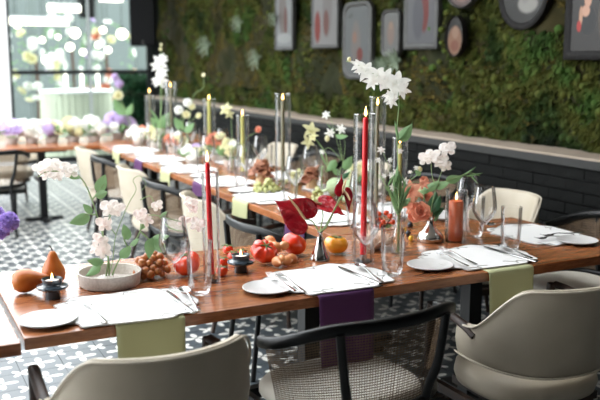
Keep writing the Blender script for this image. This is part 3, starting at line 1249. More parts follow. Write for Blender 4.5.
for px, key, args, rot, lb in [((187, 276), 'tom_big', ('tomato', 'tomato', .055, .047, 7, .05), (.1, -.35, 0), 'large red heirloom tomato behind the left water glass'),
                               ((264, 264), 'tom_rib', ('tomato', 'tomato', .056, .042, 8, .09), (.55, -.2, .5), 'ribbed red tomato left of the shallots'),
                               ((294, 256), 'tom_mid', ('tomato', 'tomato', .055, .047, 5, .04), (.3, .5, .7), 'red tomato right of the shallots'),
                               ((336, 254), 'tom_or', ('tomato', 'otomato', .0535, .040, 5, .04), (.05, .1, 0), 'orange heirloom tomato beside the silver bud vase')]:
    p = at(*px)
    inst(key, lambda: make_tomato(*args), (p.x, p.y, TZ + args[3] * 1.0 + (args[2] - args[3]) * min(1, abs(rot[0]) + abs(rot[1])) + .002), 0, lb, 'tomato', 'heirloom tomatoes', rot=rot)
# small vine tomatoes
for k, (px, r) in enumerate([((222, 276), .022), ((223, 267), .024), ((233, 261), .023), ((242, 259), .021), ((228, 254), .022)]):
    p = at(*px)
    key = 'tom_s'
    inst(key, lambda: make_tomato('tomato', 'tomato', .023, .021, 4, .02), (p.x, p.y, TZ + .0212), .7 * k,
         'small red cherry tomato in the cluster behind the small red candle', 'tomato', 'cherry tomatoes behind the candle')


def make_shallot():
    e = empty('shallot')
    MB().lathe([(0, 0), (.006, .001), (.014, .008), (.0185, .02), (.0175, .031), (.011, .042), (.005, .05), (.003, .056), (0, .057)], 16).build('bulb', M['shallot'], e)
    MB().lathe([(0, -.003), (.004, -.002), (.005, .002), (0, .003)], 8).build('root', M['mush_stem'], e)
    return e


sh = [((274, 266), 0, .9, 0), ((287, 264), 0, 1.0, 1), ((281, 262), .022, 1.0, 2), ((272, 258), .035, .95, 3), ((283, 256), .045, .9, 4), ((276, 262), .03, .8, 5), ((288, 259), .04, .85, 6), ((266, 256), .06, .8, 7), ((282, 268), .0, .8, 8), ((292, 266), .0, .9, 9)]
for px, dz, sc, k in sh:
    p = at(px[0], px[1])
    o = inst('shallot', make_shallot, (p.x, p.y, TZ + .0275 * sc + dz), 0, 'small golden brown shallot in the pile between the two red tomatoes', 'shallot', 'shallots piled between tomatoes',
             rot=(R(90 + 25 * math.sin(k * 2.1)), R(20 * math.cos(k * 1.7)), k * 1.9))
    o.scale = (sc * 1.3, sc * 1.3, sc * 1.3)


def make_mushroom():
    e = empty('mushroom')
    MB().tube(smooth_path([(0, 0, 0), (.002, .001, .02), (-.001, 0, .045)]), [.0055] * 6 + [.0045] * 6 + [.004], 8).build('stem', M['mush_stem'], e)
    MB().lathe([(0, .043), (.006, .041), (.0125, .042), (.0155, .046), (.0145, .053), (.009, .059), (0, .061)], 14).build('cap', M['mush_cap'], e)
    return e


pc = at(152, 277)
random.seed(11)
for k in range(34):
    f = (k + .5) / 34
    el = math.acos(1 - f * 1.02)
    az = k * 2.39996
    d = Vector((math.sin(el) * math.cos(az), math.sin(el) * math.sin(az), max(.0, math.cos(el))))
    o = inst('mushroom', make_mushroom, (pc.x + d.x * .012, pc.y + d.y * .012, TZ + .012 + .014 * max(0, d.z)), 0, 'small brown mushroom in the cluster beside the flower dish', 'mushroom', 'brown mushroom cluster')
    q = (d + Vector((random.uniform(-.1, .1), random.uniform(-.1, .1), .12))).to_track_quat('Z', 'Y')
    o.rotation_euler = q.to_euler()
    s_ = random.uniform(.9, 1.15)
    o.scale = (s_, s_, s_ * (1.15 if el < 1 else .95))
# cream coral mushroom
pc = at(374, 251)
e = empty('coral_mushroom', (pc.x + .02, pc.y + .03, TZ))
tag(e, 'frilly cream coral mushroom behind the tall red candle', 'mushroom')
MB().ball((0, 0, .028), (.05, .04, .028), 16, 10).build('core', M['coral'], e)
for k in range(64):
    f = (k + .5) / 64
    el = math.acos(1 - f)
    az = k * 2.39996
    d = Vector((math.sin(el) * math.cos(az), math.sin(el) * math.sin(az), math.cos(el)))
    b = Vector((d.x * .05, d.y * .04, .02 + d.z * .03))
    m = b + d * .02 + Vector((0, 0, .004))
    t = m + Vector((d.x * .012 + random.uniform(-.006, .006), d.y * .012 + random.uniform(-.006, .006), .014))
    MB().tube([b, m, t], [.006, .0055, .0035], 6).build('frond', M['coral'], e)


# grapes, artichokes, oyster mushrooms, small fruit on the row behind
def grape_bunch(px, L, ang, n, lb, sc=1.0):
    p = at(*px)
    e = empty('grape_bunch', (p.x, p.y, TZ), ang)
    tag(e, lb, 'grapes', 'green grape bunches')
    me = None
    for k in range(n):
        t = random.random()
        w = .055 * math.sin(PI * min(1, t * .85 + .18)) * sc
        a = random.uniform(0, PI)
        rr = math.sqrt(random.random()) * w
        pos = (t * L - L / 2, math.cos(a) * rr, .016 * sc + abs(math.sin(a)) * rr * 1.25)
        if me is None:
            o = MB().ball((0, 0, 0), .0155 * sc, 10, 7).build('grape', M['grape'], e)
            me = o.data
        else:
            o = link_mesh('grape', me, e)
        o.location = pos
    MB().tube([(-L / 2, 0, .03), (0, 0, .035), (L / 2, 0, .06), (L / 2 + .03, 0, .08)], .003, 6).build('stalk', M['calyx'], e)


grape_bunch((300, 183), .26, R(30), 60, 'larger green grape bunch behind the olive candle', 1.1)
grape_bunch((268, 193), .18, R(10), 48, 'green grape bunch before the olive candle', 1.05)
grape_bunch((318, 202), .16, R(60), 26, 'small green grape bunch beside the artichokes')


def make_artichoke():
    e = empty('artichoke')
    MB().ball((0, 0, .05), (.04, .04, .045), 16, 10).build('heart', M['artichoke'], e)
    for row in range(6):
        n = 9 - row
        el = R(-25 + row * 20)
        for k in range(n):
            a = 2 * PI * (k + .5 * (row % 2)) / n
            s0 = len(e.children)

            def g(u, v):
                w = .022 * math.sin(PI * min(1, .25 + v * .75)) * (u - .5) * 2
                r0 = .043 * math.cos(el) + .006 + .004 * math.sin(v * PI)
                z = .05 + .045 * math.sin(el) + v * .036
                rr = r0 * (1 - .35 * v * max(0, math.sin(el + .35))) - .004 * (abs(u - .5) * 2) ** 2
                x, y = rr, w
                return Vector((x * math.cos(a) - y * math.sin(a), x * math.sin(a) + y * math.cos(a), z))
            MB().grid(g, 4, 4).build('bract', M['artichoke'], e)
    MB().tube([(0, 0, .01), (0, .0, -.03)], .009, 8).build('stalk', M['artichoke'], e)
    return e


for px, rot, lb in [((327, 197), (R(70), 0, .5), 'pale green artichoke leaning left beside the placemat'), ((345, 205), (R(60), 0, 2.3), 'pale green artichoke behind the red anthurium bud'), ((352, 192), (R(20), 0, 1.3), 'pale green artichoke behind the tall red candle glass')]:
    p = at(*px)
    o = inst('artichoke', make_artichoke, (p.x, p.y, TZ + .045), 0, lb, 'artichoke', 'artichokes', rot=rot)
    o.scale = (1.15, 1.15, 1.15)


def make_oyster():
    e = empty('oyster_mushroom')
    for k in range(9):
        a = k * 2.4
        t = random.uniform(.35, .95)
        c = Vector((math.cos(a) * .045 * (k / 9), math.sin(a) * .045 * (k / 9), .03 + .045 * (1 - k / 9)))

        def g(u, v):
            th = 2 * PI * u
            r = .034 * v * (1 + .12 * math.sin(5 * th + k))
            return c + Vector((math.cos(th) * r, math.sin(th) * r * .8, .012 * v * v + .005 * math.sin(3 * th + k) * v + (math.cos(th - a) * -.012) * v))
        o = MB().grid(g, 16, 4, closeu=True).build('cap', M['oyster'], e)
        o.modifiers.new('s', 'SOLIDIFY').thickness = .004
    MB().lathe([(0, 0), (.03, 0), (.02, .03), (.012, .05), (0, .055)], 10).build('stem', M['mush_stem'], e)
    return e


for px, lb in [((261, 184), 'brown oyster mushroom cluster left of the olive candle'), ((262, 180), 'brown oyster mushroom cluster behind the left grapes'), ((312, 189), 'brown oyster mushroom cluster between the grapes')]:
    p = at(*px)
    o = inst('oyster', make_oyster, (p.x, p.y, TZ), random.uniform(0, 6), lb, 'mushroom', 'oyster mushroom clusters')
    o.scale = (1.5, 1.5, 1.5)
for k, (px, mt, r, lb) in enumerate([((411, 241), 'yberry', .013, 'small orange kumquat on the table left of the silver vase'), ((404, 232), 'yberry', .013, 'yellow plum by the glass bud vase'), ((410, 228), 'dberry', .016, 'dark plum by the glass bud vase'), ((408, 236), 'dberry', .014, 'small dark plum behind the kumquat')]):
    p = at(*px)
    e = empty('kumquat' if mt == 'yberry' else 'plum', (p.x, p.y, TZ))
    tag(e, lb, 'fruit', 'small fruit by the glass bud vase')
    MB().ball((0, 0, r), r, 14, 10).build('flesh', M[mt], e)
    MB().tube([(0, 0, 2 * r - .002), (.001, 0, 2 * r + .003)], .0015, 5).build('stalk', M['pear_stem'], e)

# ------------------------------------------------------------------ flowers
FM = {}


def petal(mb, az, L, W, el=.3, curl=0, ruf=0, tip=.5, nseg=5, nw=4, base=.0, cup=.15, ph=0):
    """one petal from the origin, heading az in the xy plane and raised by el"""
    ca, sa = math.cos(az), math.sin(az)

    def g(u, v):
        t = u * 2 - 1
        w = W * (math.sin(PI * min(1, v ** tip * .96 + .04)) ** .7 if v < .999 else .06)
        e2 = el + curl * v
        r = base + L * v * math.cos(e2)
        z = L * v * math.sin(e2) + cup * W * t * t + ruf * math.sin(t * 5 + ph) * v
        y = t * w
        return Vector((r * ca - y * sa, r * sa + y * ca, z))
    mb.grid(g, nw, nseg)


def fl_mesh(kind, variant=0):
    key = (kind, variant)
    if key in FM: return FM[key]
    mb = MB()
    rn = random.Random(variant * 17 + len(kind))
    mt = 'white'
    if kind in ('pea', 'peapink'):
        mt = 'pea' if kind == 'pea' else 'pink'
        for s_ in (-1, 1):
            petal(mb, R(90 - s_ * 42), 1.15, .52, .7, -.6, .10, 1.5, 8, 7, cup=-.15, ph=rn.uniform(0, 6))
            petal(mb, R(90 - s_ * 125), .85, .34, .55, -.3, .07, 1.4, 6, 5, ph=rn.uniform(0, 6))
            petal(mb, R(90 - s_ * 12), .7, .30, 1.2, -.5, .06, 1.4, 6, 5, ph=rn.uniform(0, 6))
        petal(mb, R(-90), .6, .34, 1.0, .4, .03, .6, 5, 4)
    elif kind in ('star', 'starw'):
        for k in range(6):
            petal(mb, 2 * PI * k / 6 + rn.uniform(-.1, .1), 1.0, .24, .35 + rn.uniform(-.15, .15), -.5, .03, .75, 6, 3, ph=k)
        for k in range(3):
            petal(mb, 2 * PI * k / 3 + .4, .45, .16, .9, -.3, .02, .6, 4, 3)
    elif kind in ('frill', 'frillw', 'frilll', 'frillc'):
        mt = {'frill': 'peach', 'frillw': 'white', 'frilll': 'lilac', 'frillc': 'cream'}[kind]
        for ring in range(3):
            n = 7 - ring
            for k in range(n):
                petal(mb, 2 * PI * (k + .5 * ring) / n + rn.uniform(-.15, .15), 1.0 - ring * .22, .5 - ring * .08, .25 + ring * .45, .15, .09, 1.35, 5, 4, ph=rn.uniform(0, 6))
    elif kind == 'trumpet':
        mt = 'peach'
        for k in range(6):
            petal(mb, 2 * PI * k / 6, 1.0, .24, 1.0, -1.0, .03, .7, 7, 3)
    elif kind in ('puffp', 'puffw', 'puffl', 'puffc'):
        mt = {'puffp': 'purple', 'puffw': 'white', 'puffl': 'lilac', 'puffc': 'cream'}[kind]
        for k in range(46):
            f = (k + .5) / 46
            el = PI / 2 - math.acos(1 - 1.25 * f)
            a = k * 2.39996
            d = Vector((math.cos(el) * math.cos(a), math.cos(el) * math.sin(a), math.sin(el)))
            st = len(mb.v)
            for q in range(3):
                petal(mb, q * 2.1 + k, .60, .2, .55, -.2, .05, .6, 3, 2)
            mb.xf(Matrix.Translation(d * .5) @ aim(d), st)
    elif kind == 'bud':
        mt = 'cream'
        mb.lathe([(0, 0), (.2, .1), (.32, .4), (.25, .75), (.08, 1), (0, 1.02)], 10)
    elif kind == 'pod':
        mt = 'cream'
        mb.lathe([(0, 0), (.25, .1), (.5, .5), (.5, .9), (.3, 1.2), (.55, 1.25), (.5, 1.35), (0, 1.3)], 12)
    elif kind == 'cymb':
        mt = 'chart'
        for k in range(5):
            petal(mb, 2 * PI * k / 5 + .3, 1.0, .27, .25, -.3, .03, .65, 6, 3)
        petal(mb, R(-90) + .3, .6, .28, .7, .5, .08, .55, 5, 4)
    elif kind == 'leaf':
        mt = 'leaf'

        def g(u, v):
            t = u * 2 - 1
            w = .29 * math.sin(PI * min(1, v ** .72)) ** .85 if 0 < v < 1 else .01
            return Vector((t * w, .10 * t * t * w * 3 - .22 * v * v, v))
        mb.grid(g, 4, 8)
    elif kind == 'leafd':
        mt = 'leaf_dark'

        def g(u, v):
            t = u * 2 - 1
            w = .26 * math.sin(PI * min(1, v ** .75)) ** .8 if 0 < v < 1 else .01
            return Vector((t * w, .08 * abs(t) - .18 * v * v, v))
        mb.grid(g, 4, 8)
    elif kind == 'blade':
        mt = 'leaf'

        def g(u, v):
            t = u * 2 - 1
            w = .07 * math.sin(PI * min(1, v ** .6)) ** .6 if 0 < v < 1 else .005
            return Vector((t * w, .05 * abs(t) - .2 * v * v, v))
        mb.grid(g, 2, 8)
    o = mb.build('tmp', M[mt])
    me = o.data
    bpy.data.objects.remove(o)
    FM[key] = me
    return me


PART = {'leaf': 'leaf', 'leafd': 'leaf', 'blade': 'leaf', 'bud': 'bud', 'pod': 'seed_pod'}


def toward_cam(p, up=.4, jit=.5):
    d = (CAMP - p).normalized() + Vector((random.uniform(-jit, jit), random.uniform(-jit, jit), up + random.uniform(-jit, jit) * .6))
    return d.normalized()


def put(root, kind, p, d, size, roll=0, variant=0):
    Mx = Matrix.Translation(Vector(p) - root.location) @ aim(d, roll) @ Matrix.Scale(size, 4)
    return link_mesh(PART.get(kind, 'flower'), fl_mesh(kind, variant), root, Mx)


def stem_thing(name, label, cat, group, base, paths, blooms, leaves, r=.0032, mt='stem', dep=None):
    """paths: lists of (u, v, depth offset) or Vectors; the first starts at base. blooms: (kind, u, v, doff, size)"""
    base = Vector(base)
    e = empty(name, base)
    tag(e, label, cat, group)
    d0 = dep if dep else depth(base)

    def P(q): return q if isinstance(q, Vector) else atD(q[0], q[1], d0 + (q[2] if len(q) > 2 else 0))
    for path in paths:
        pts = smooth_path([P(q) - base for q in path], 6)
        n = len(pts)
        MB().tube(pts, [r * (1 - .45 * i / (n - 1)) for i in range(n)], 6).build('stem', M[mt], e)
    for k, (kind, u, v, do, size) in enumerate(blooms):
        p = P((u, v, do))
        put(e, kind, p, toward_cam(p), size, random.uniform(-.5, .5), k % 3)
    for (kind, u, v, u2, v2, do) in leaves:
        a = P((u, v, do))
        b = P((u2, v2, do + random.uniform(-.02, .01)))
        d = b - a
        Mx = Matrix.Translation(a - base)
        z = d.normalized()
        y = (CAMP - a).normalized() * -1 + Vector((random.uniform(-.4, .4), random.uniform(-.4, .4), random.uniform(-.8, -.2)))
        x = y.cross(z).normalized()
        y = z.cross(x)
        Rm = Matrix((x, y, z)).transposed().to_4x4()
        link_mesh('leaf', fl_mesh(kind), e, Mx @ Rm @ Matrix.Scale(d.length, 4))
    return e


# --- low stoneware dish with sweet peas on a pin holder
db = at(110, 284)
e = empty('shallow_dish', (db.x, db.y, TZ))
tag(e, 'shallow round pale stoneware dish holding the sweet peas', 'dish')
MB().lathe([(0, 0), (.108, 0), (.113, .004), (.119, .05), (.1185, .053), (.113, .053), (.109, .012), (.10, .009), (0, .009)], 56).build('dish', M['bowl'], e)
k0 = Vector((db.x - .005, db.y - .01, TZ + .0095))
e = empty('pin_holder', k0)
tag(e, 'round stone pin holder inside the shallow dish', 'pin holder')
MB().lathe([(0, 0), (.042, 0), (.045, .006), (.043, .02), (.035, .024), (0, .024)], 24).build('base', M['bowl'], e)
for k in range(12):
    a = k * 2.4
    MB().tube([(math.cos(a) * .008 * math.sqrt(k), math.sin(a) * .008 * math.sqrt(k), .023), (math.cos(a) * .008 * math.sqrt(k), math.sin(a) * .008 * math.sqrt(k), .034)], .0008, 4).build('pin', M['steel'], e)
kz = k0 + Vector((0, 0, .026))
G = 'sweet pea stems in the shallow dish'
random.seed(5)
stem_thing('sweet_pea', 'tall white sweet pea stem arching left over the pears', 'flower', G, kz + Vector((-.01, 0, 0)),
           [[kz + Vector((-.01, 0, 0)), (108, 255), (100, 225, .01), (92, 200, .01), (84, 182, .0), (74, 172, -.01), (66, 170, -.01)], [(92, 200, .01), (98, 192, 0), (104, 184)], [(97, 215, .01), (90, 214), (84, 214)], [(60, 171, -.01), (45, 172), (38, 177)]],
           [('pea', 42, 170, -.01, .036), ('pea', 52, 167, 0, .036), ('pea', 62, 169, .0, .038), ('pea', 71, 173, -.01, .034), ('pea', 47, 175, .01, .03), ('pea', 57, 177, .01, .028)],
           [('leaf', 98, 193, 105, 174, 0), ('leaf', 95, 196, 109, 192, .0), ('leaf', 92, 213, 83, 204, 0), ('leaf', 90, 216, 70, 224, 0), ('leaf', 68, 173, 80, 180, 0)])
stem_thing('sweet_pea', 'short blush sweet pea stem at the centre of the dish', 'flower', G, kz,
           [[kz, (109, 262), (106, 250), (103, 232), (112, 213)]],
           [('pea', 110, 210, 0, .040), ('pea', 117, 211, -.01, .036), ('peapink', 104, 226, -.01, .036), ('peapink', 99, 242, -.01, .034), ('peapink', 104, 253, -.015, .036), ('peapink', 96, 251, 0, .028)],
           [('leaf', 104, 262, 87, 262, -.02), ('leaf', 100, 264, 88, 277, -.03)])
stem_thing('sweet_pea', 'leafy sweet pea stem arching right above the mushrooms', 'flower', G, kz + Vector((.012, 0, 0)),
           [[kz + Vector((.012, 0, 0)), (118, 262), (128, 248), (138, 236), (144, 220), (152, 215), (166, 218), (182, 222)], [(140, 231), (150, 240), (158, 246)], [(160, 217), (170, 228), (185, 232)], [(128, 248), (124, 238), (126, 228)]],
           [('peapink', 141, 216, 0, .030), ('peapink', 147, 222, -.01, .030), ('pea', 158, 207, 0, .026), ('peapink', 184, 223, 0, .030), ('pea', 197, 226, 0, .034), ('pea', 190, 204, .01, .030), ('peapink', 192, 210, 0, .026)],
           [('leaf', 128, 240, 124, 224, 0), ('leaf', 130, 244, 141, 240, -.01), ('leaf', 152, 238, 148, 258, -.02), ('leaf', 152, 238, 170, 238, -.01), ('leaf', 155, 240, 166, 254, -.01), ('leaf', 146, 219, 141, 230, 0), ('leaf', 160, 217, 168, 212, 0), ('leaf', 120, 258, 132, 246, -.02)])
stem_thing('sweet_pea', 'thin curling sweet pea tendril among the dish flowers', 'flower', G, kz + Vector((.004, .01, 0)),
           [[kz + Vector((.004, .01, 0)), (113, 258, .02), (116, 235, .02), (128, 205, .02), (136, 190, .02), (133, 180, .02), (140, 176, .02), (146, 184, .02), (142, 190, .02)], [(116, 235, .02), (108, 222, .02), (112, 208, .02)], [(140, 200, .02), (150, 196, .02), (154, 205, .02), (148, 208, .02)]],
           [], [], r=.0018)

# --- violet bloom leaning in from a vase standing beyond the left edge
vb = Vector((.155, 3.0, TZ))


def make_bud(shape):
    e = empty('bud_vase')
    if shape == 'pear':
        MB().lathe([(0, 0), (.040, 0), (.043, .004), (.042, .014), (.030, .04), (.020, .07), (.014, .095), (.0105, .115), (.012, .122), (.0105, .123), (.008, .115), (.0, .1)], 32).build('body', M['silver'], e)
        MB().lathe([(.0095, .117), (.0128, .120), (.0128, .123), (.0095, .124)], 24, close=True).build('lip', M['silver'], e)
    elif shape == 'squat':
        MB().lathe([(0, 0), (.044, 0), (.049, .006), (.050, .020), (.042, .038), (.026, .055), (.0155, .075), (.0115, .10), (.014, .112), (.012, .113), (.009, .10), (0, .085)], 32).build('body', M['silver'], e)
        MB().lathe([(.0105, .108), (.0148, .110), (.0148, .113), (.0105, .114)], 24, close=True).build('lip', M['silver'], e)
    else:
        MB().lathe([(0, 0), (.030, 0), (.034, .004), (.033, .05), (.022, .10), (.016, .14), (.019, .185), (.0175, .185), (.0145, .14), (.020, .1), (.031, .05), (.03, .008), (0, .006)], 32).build('body', M['glass'], e)
        MB().lathe([(0, .007), (.0295, .007), (.0305, .05), (.02, .095), (0, .095)], 24).build('water', M['glass'], e)
    return e


inst('bud_glass', lambda: make_bud('glass'), vb, 0, 'clear bud vase of the violet bloom beyond the left edge', 'vase', 'clear bud vases')
stem_thing('scabiosa', 'violet bloom leaning in at the left edge of the picture', 'flower', None, vb + Vector((0, 0, .008)),
           [[vb + Vector((0, 0, .008)), vb + Vector((0, 0, .17)), atD(-20, 240, 2.95), atD(4, 226, 2.93)]],
           [('puffp', 8, 222, -.02 + 0, .042), ('puffp', -4, 214, .03, .034), ('puffp', 2, 232, 0, .03)], [('leaf', -12, 235, -4, 250, 0)], dep=2.93)

# --- silver bud vase with anthuriums
bv = at(320, 260)
inst('bud_pear', lambda: make_bud('pear'), (bv.x, bv.y, TZ), 0, 'pear shaped silver bud vase holding the red anthuriums', 'vase', 'silver bud vases')
dB = depth((bv.x, bv.y, .9))


def spathe(root, c, tipdir, normal, L, W, cup=.15, twist=0):
    """heart-shaped spathe: c is the notch where it meets the stem"""
    t = Vector(tipdir).normalized()
    n = Vector(normal).normalized()
    x = t.cross(n).normalized()
    n = x.cross(t)

    def g(u, v):
        a = (u * 2 - 1) * PI
        # heart outline in polar form about a centre placed 35% towards the tip
        hx = 16 * math.sin(a) ** 3 / 16
        hy = (13 * math.cos(a) - 5 * math.cos(2 * a) - 2 * math.cos(3 * a) - math.cos(4 * a)) / 16
        hx *= v
        hy = .12 + (hy - .12) * v
        px = hx * W / 2
        py = (.35 - hy) * L * .62
        pz = cup * W * (abs(hx) ** 2 * .8 - .22 * (1 - v)) - .10 * L * max(0, (.2 - hy)) ** 2 + .02 * W * math.sin(abs(hx) * 14 + hy * 5) * v
        return c - root.location + x * px + t * (py + L * .05) + n * pz
    o = MB().grid(g, 48, 9, closeu=True).build('spathe', M['spathe'], root, angle=None)
    sd = o.modifiers.new('s', 'SOLIDIFY')
    sd.thickness = .0018
    return o


top = Vector((bv.x, bv.y, TZ + .12))


def anthurium(label, path, c_px, tip_px, n, L, W, spx, do=0, tdo=0, cup=.15):
    base = Vector((bv.x, bv.y, TZ + .104))
    e = empty('anthurium', base)
    tag(e, label, 'flower', 'anthuriums in the silver vase')
    c = atD(c_px[0], c_px[1], dB + do)
    tip = atD(tip_px[0], tip_px[1], dB + tdo)
    pts = smooth_path([base - base, top - base] + [atD(u, v, dB + q) - base for u, v, q in path] + [c - base], 6)
    MB().tube(pts, .0028, 8).build('stem', M['stem'], e)
    sp = spathe(e, c, tip - c, n, L, W, cup)
    s1 = atD(spx[0], spx[1], dB + spx[2])
    a = c - base
    b = s1 - base
    MB().tube([a, a.lerp(b, .5) + Vector((0, 0, .003)), b], [.0058, .0052, .003], 10).build('spadix', M['spadix'], e)
    return e


CV = ray(300, 215).normalized() * -1
anthurium('large glossy red anthurium facing front at the left of the vase', [(318, 230, .02), (312, 221, .02)], (305, 219, 0), (280, 203, -.02), CV + Vector((-.1, 0, .3)), .165, .165, (288, 196, -.06), 0, -.02)
anthurium('red anthurium turned away behind the large one', [(321, 226, .02), (323, 216, .04)], (321, 204, .05), (333, 208, .05), Vector((-.2, -.25, 1)), .13, .13, (312, 203, .02), .05, .04, .1)
anthurium('narrow folded red anthurium on a tall stem near the candle', [(326, 225, .0), (335, 208, .01)], (342, 193, 0), (343, 174, .0), CV + Vector((.9, 0, .1)), .085, .055, (346, 180, -.02), 0, 0, -.5)
anthurium('slim drooping red anthurium against the candle glass', [(327, 226, .02), (338, 203, .03)], (345, 192, .03), (352, 214, .02), CV + Vector((.6, 0, .2)), .10, .05, (350, 200, .0), .03, .02, .4)

# --- squat silver vase with sweet peas and peach blooms
b2 = at(430, 241)
inst('bud_squat', lambda: make_bud('squat'), (b2.x, b2.y, TZ), 0, 'squat silver bud vase left of the terracotta candle', 'vase', 'silver bud vases').scale = (1.25, 1.25, 1.05)
nk = Vector((b2.x, b2.y, TZ + .086))
nt_ = Vector((b2.x, b2.y, TZ + .114))
G = 'blooms in the squat silver vase'
stem_thing('sweet_pea', 'white sweet pea stem rising above the squat silver vase', 'flower', G, nk,
           [[nk, nt_, (432, 205), (436, 188), (440, 176), (446, 160)], [(436, 188), (432, 175), (431, 162)], [(438, 184), (455, 178), (470, 173), (480, 176)]],
           [('pea', 448, 151, 0, .045), ('pea', 432, 158, 0, .046), ('pea', 426, 160, .01, .04), ('pea', 441, 163, -.01, .044), ('pea', 446, 168, -.01, .034), ('bud', 421, 171, 0, .035)],
           [('leaf', 446, 180, 462, 178, 0), ('leaf', 420, 176, 416, 167, 0), ('blade', 462, 176, 476, 168, 0), ('blade', 466, 176, 482, 174, 0), ('blade', 470, 174, 478, 184, 0), ('leaf', 434, 186, 450, 184, 0), ('leaf', 426, 190, 440, 182, .01)])
stem_thing('peach_lily', 'peach lily with narrow petals left of the squat silver vase', 'flower', G, nk + Vector((-.002, 0, 0)),
           [[nk + Vector((-.002, 0, 0)), nt_ + Vector((-.003, 0, 0)), (424, 208), (416, 196)], [(424, 206), (424, 188)]],
           [('trumpet', 411, 192, -.02, .062), ('trumpet', 409, 203, 0, .05), ('frill', 424, 181, 0, .024), ('trumpet', 412, 208, .01, .04)],
           [('leaf', 418, 198, 402, 198, 0), ('leaf', 420, 192, 434, 186, .02)])
stem_thing('peach_rose', 'ruffled coral peach bloom resting over the silver vase neck', 'flower', G, nk + Vector((.002, 0, 0)),
           [[nk + Vector((.002, 0, 0)), nt_, (424, 215)]],
           [('frill', 420, 213, -.02, .055), ('frill', 427, 216, .01, .04), ('frill', 414, 217, .0, .036)],
           [('leafd', 432, 212, 441, 196, -.01), ('leafd', 432, 214, 436, 192, 0), ('leafd', 430, 216, 444, 208, .0), ('leaf', 430, 220, 440, 217, .02)])

# --- clear bud vase with orchid spray and grasses
b3 = at(398, 253)
inst('bud_glass', lambda: make_bud('glass'), (b3.x, b3.y, TZ), 0, 'clear bud vase holding the white orchid spray', 'vase', 'clear bud vases')
b3b = Vector((b3.x, b3.y, TZ + .009))
b3t = Vector((b3.x, b3.y, TZ + .18))
G = 'stems in the clear bud vase'
stem_thing('white_orchid', 'tall arching white star orchid spray before the moss wall', 'flower', G, b3b,
           [[b3b, b3t, (398, 170), (397, 130), (399, 104), (397, 90), (388, 82), (374, 74), (360, 66), (346, 61)]],
           [('star', 358, 66, 0, .044), ('star', 366, 71, -.01, .056), ('star', 377, 76, 0, .062), ('star', 385, 79, -.02, .058), ('star', 397, 83, -.01, .066), ('star', 392, 101, 0, .034), ('star', 389, 97, .01, .034), ('star', 393, 93, -.01, .036), ('bud', 349, 61, 0, .03), ('star', 371, 82, .01, .04), ('star', 402, 90, .01, .045)],
           [('blade', 398, 140, 414, 124, .0), ('leaf', 399, 141, 413, 125, .01), ('blade', 398, 140, 395, 120, 0)], r=.0026)
stem_thing('meadow_grass', 'green grassy stems with small white blooms in the clear vase', 'flower', G, b3b + Vector((.004, 0, 0)),
           [[b3b + Vector((.004, 0, 0)), b3t + Vector((.004, 0, 0)), (394, 190), (388, 165), (382, 150)], [(398, 212), (392, 195), (380, 178), (365, 168), (358, 165)], [(398, 212), (403, 190), (405, 178)], [(397, 212), (398, 190), (400, 168)]],
           [('star', 381, 150, 0, .022), ('star', 393, 187, -.01, .02), ('star', 405, 181, 0, .02), ('star', 396, 172, 0, .018), ('star', 391, 175, 0, .018), ('star', 400, 151, 0, .016)],
           [('blade', 398, 214, 392, 176, 0), ('blade', 398, 214, 402, 172, 0), ('blade', 398, 214, 388, 185, 0), ('blade', 399, 214, 408, 186, 0), ('blade', 397, 214, 396, 165, .01), ('leaf', 400, 205, 412, 199, .01)], r=.0015)
stem_thing('fine_greenery', 'fine feathery green sprigs between the clear vase and the silver vase', 'greenery', G, b3b + Vector((-.004, 0, 0)),
           [[b3b + Vector((-.004, 0, 0)), b3t + Vector((-.004, 0, 0)), (402, 195), (410, 178), (416, 168)], [(400, 205), (388, 190), (380, 172), (378, 160)], [(400, 205), (394, 182), (390, 160)], [(402, 195), (396, 185), (386, 182)], [(406, 186), (414, 182), (424, 184)]],
           [('starw', 378, 160, 0, .014), ('starw', 390, 160, 0, .014), ('starw', 384, 176, 0, .013), ('starw', 416, 168, 0, .014), ('starw', 405, 182, 0, .014), ('starw', 410, 172, 0, .013), ('trumpet', 424, 184, 0, .03)],
           [('blade', u, v, u + du, v - dv, 0) for u, v, du, dv in [(400, 206, -8, 22), (400, 206, 5, 26), (399, 208, -12, 16), (401, 205, 10, 20), (392, 194, -9, 8), (388, 186, 6, 12), (406, 188, -5, 14), (410, 180, 9, 6), (396, 188, 2, 16), (385, 180, -8, 6)]], r=.0013)
# rose hips
rb = at(384, 250)
rv = Vector((rb.x + .02, rb.y + .08, TZ))
stem_thing('rose_hip_branch', 'branch of orange rose hips lying beside the cream mushroom', 'branch', None, rv,
           [[rv, (384, 228), (380, 216), (374, 212)], [(384, 228), (391, 218), (394, 213)], [(381, 222), (374, 226)]], [], [('leaf', 384, 226, 392, 226, 0)], mt='pear_stem')
hips = bpy.data.objects[-1] if False else None
hp = [o for o in bpy.data.objects if o.name.startswith('rose_hip_branch')][0]
hm = None
for k, (u, v) in enumerate([(379, 214), (386, 213), (378, 220), (383, 222), (376, 227), (390, 216), (393, 222), (381, 226), (387, 224)]):
    q = atD(u, v, depth(rv) + .02 * math.sin(k))
    if hm is None:
        o = MB().lathe([(0, -1), (.5, -.85), (.95, -.3), (1, .2), (.7, .8), (.35, 1), (.45, 1.25), (.3, 1.2), (0, 1.0)], 14).build('hip', M['hip'], hp)
        hm = o.data
    else:
        o = link_mesh('hip', hm, hp)
    o.matrix_local = Matrix.Translation(q - hp.location) @ aim((math.sin(k), math.cos(k * 2), .5)) @ Matrix.Scale(.0125, 4)

# --- flowers along the row behind
random.seed(21)


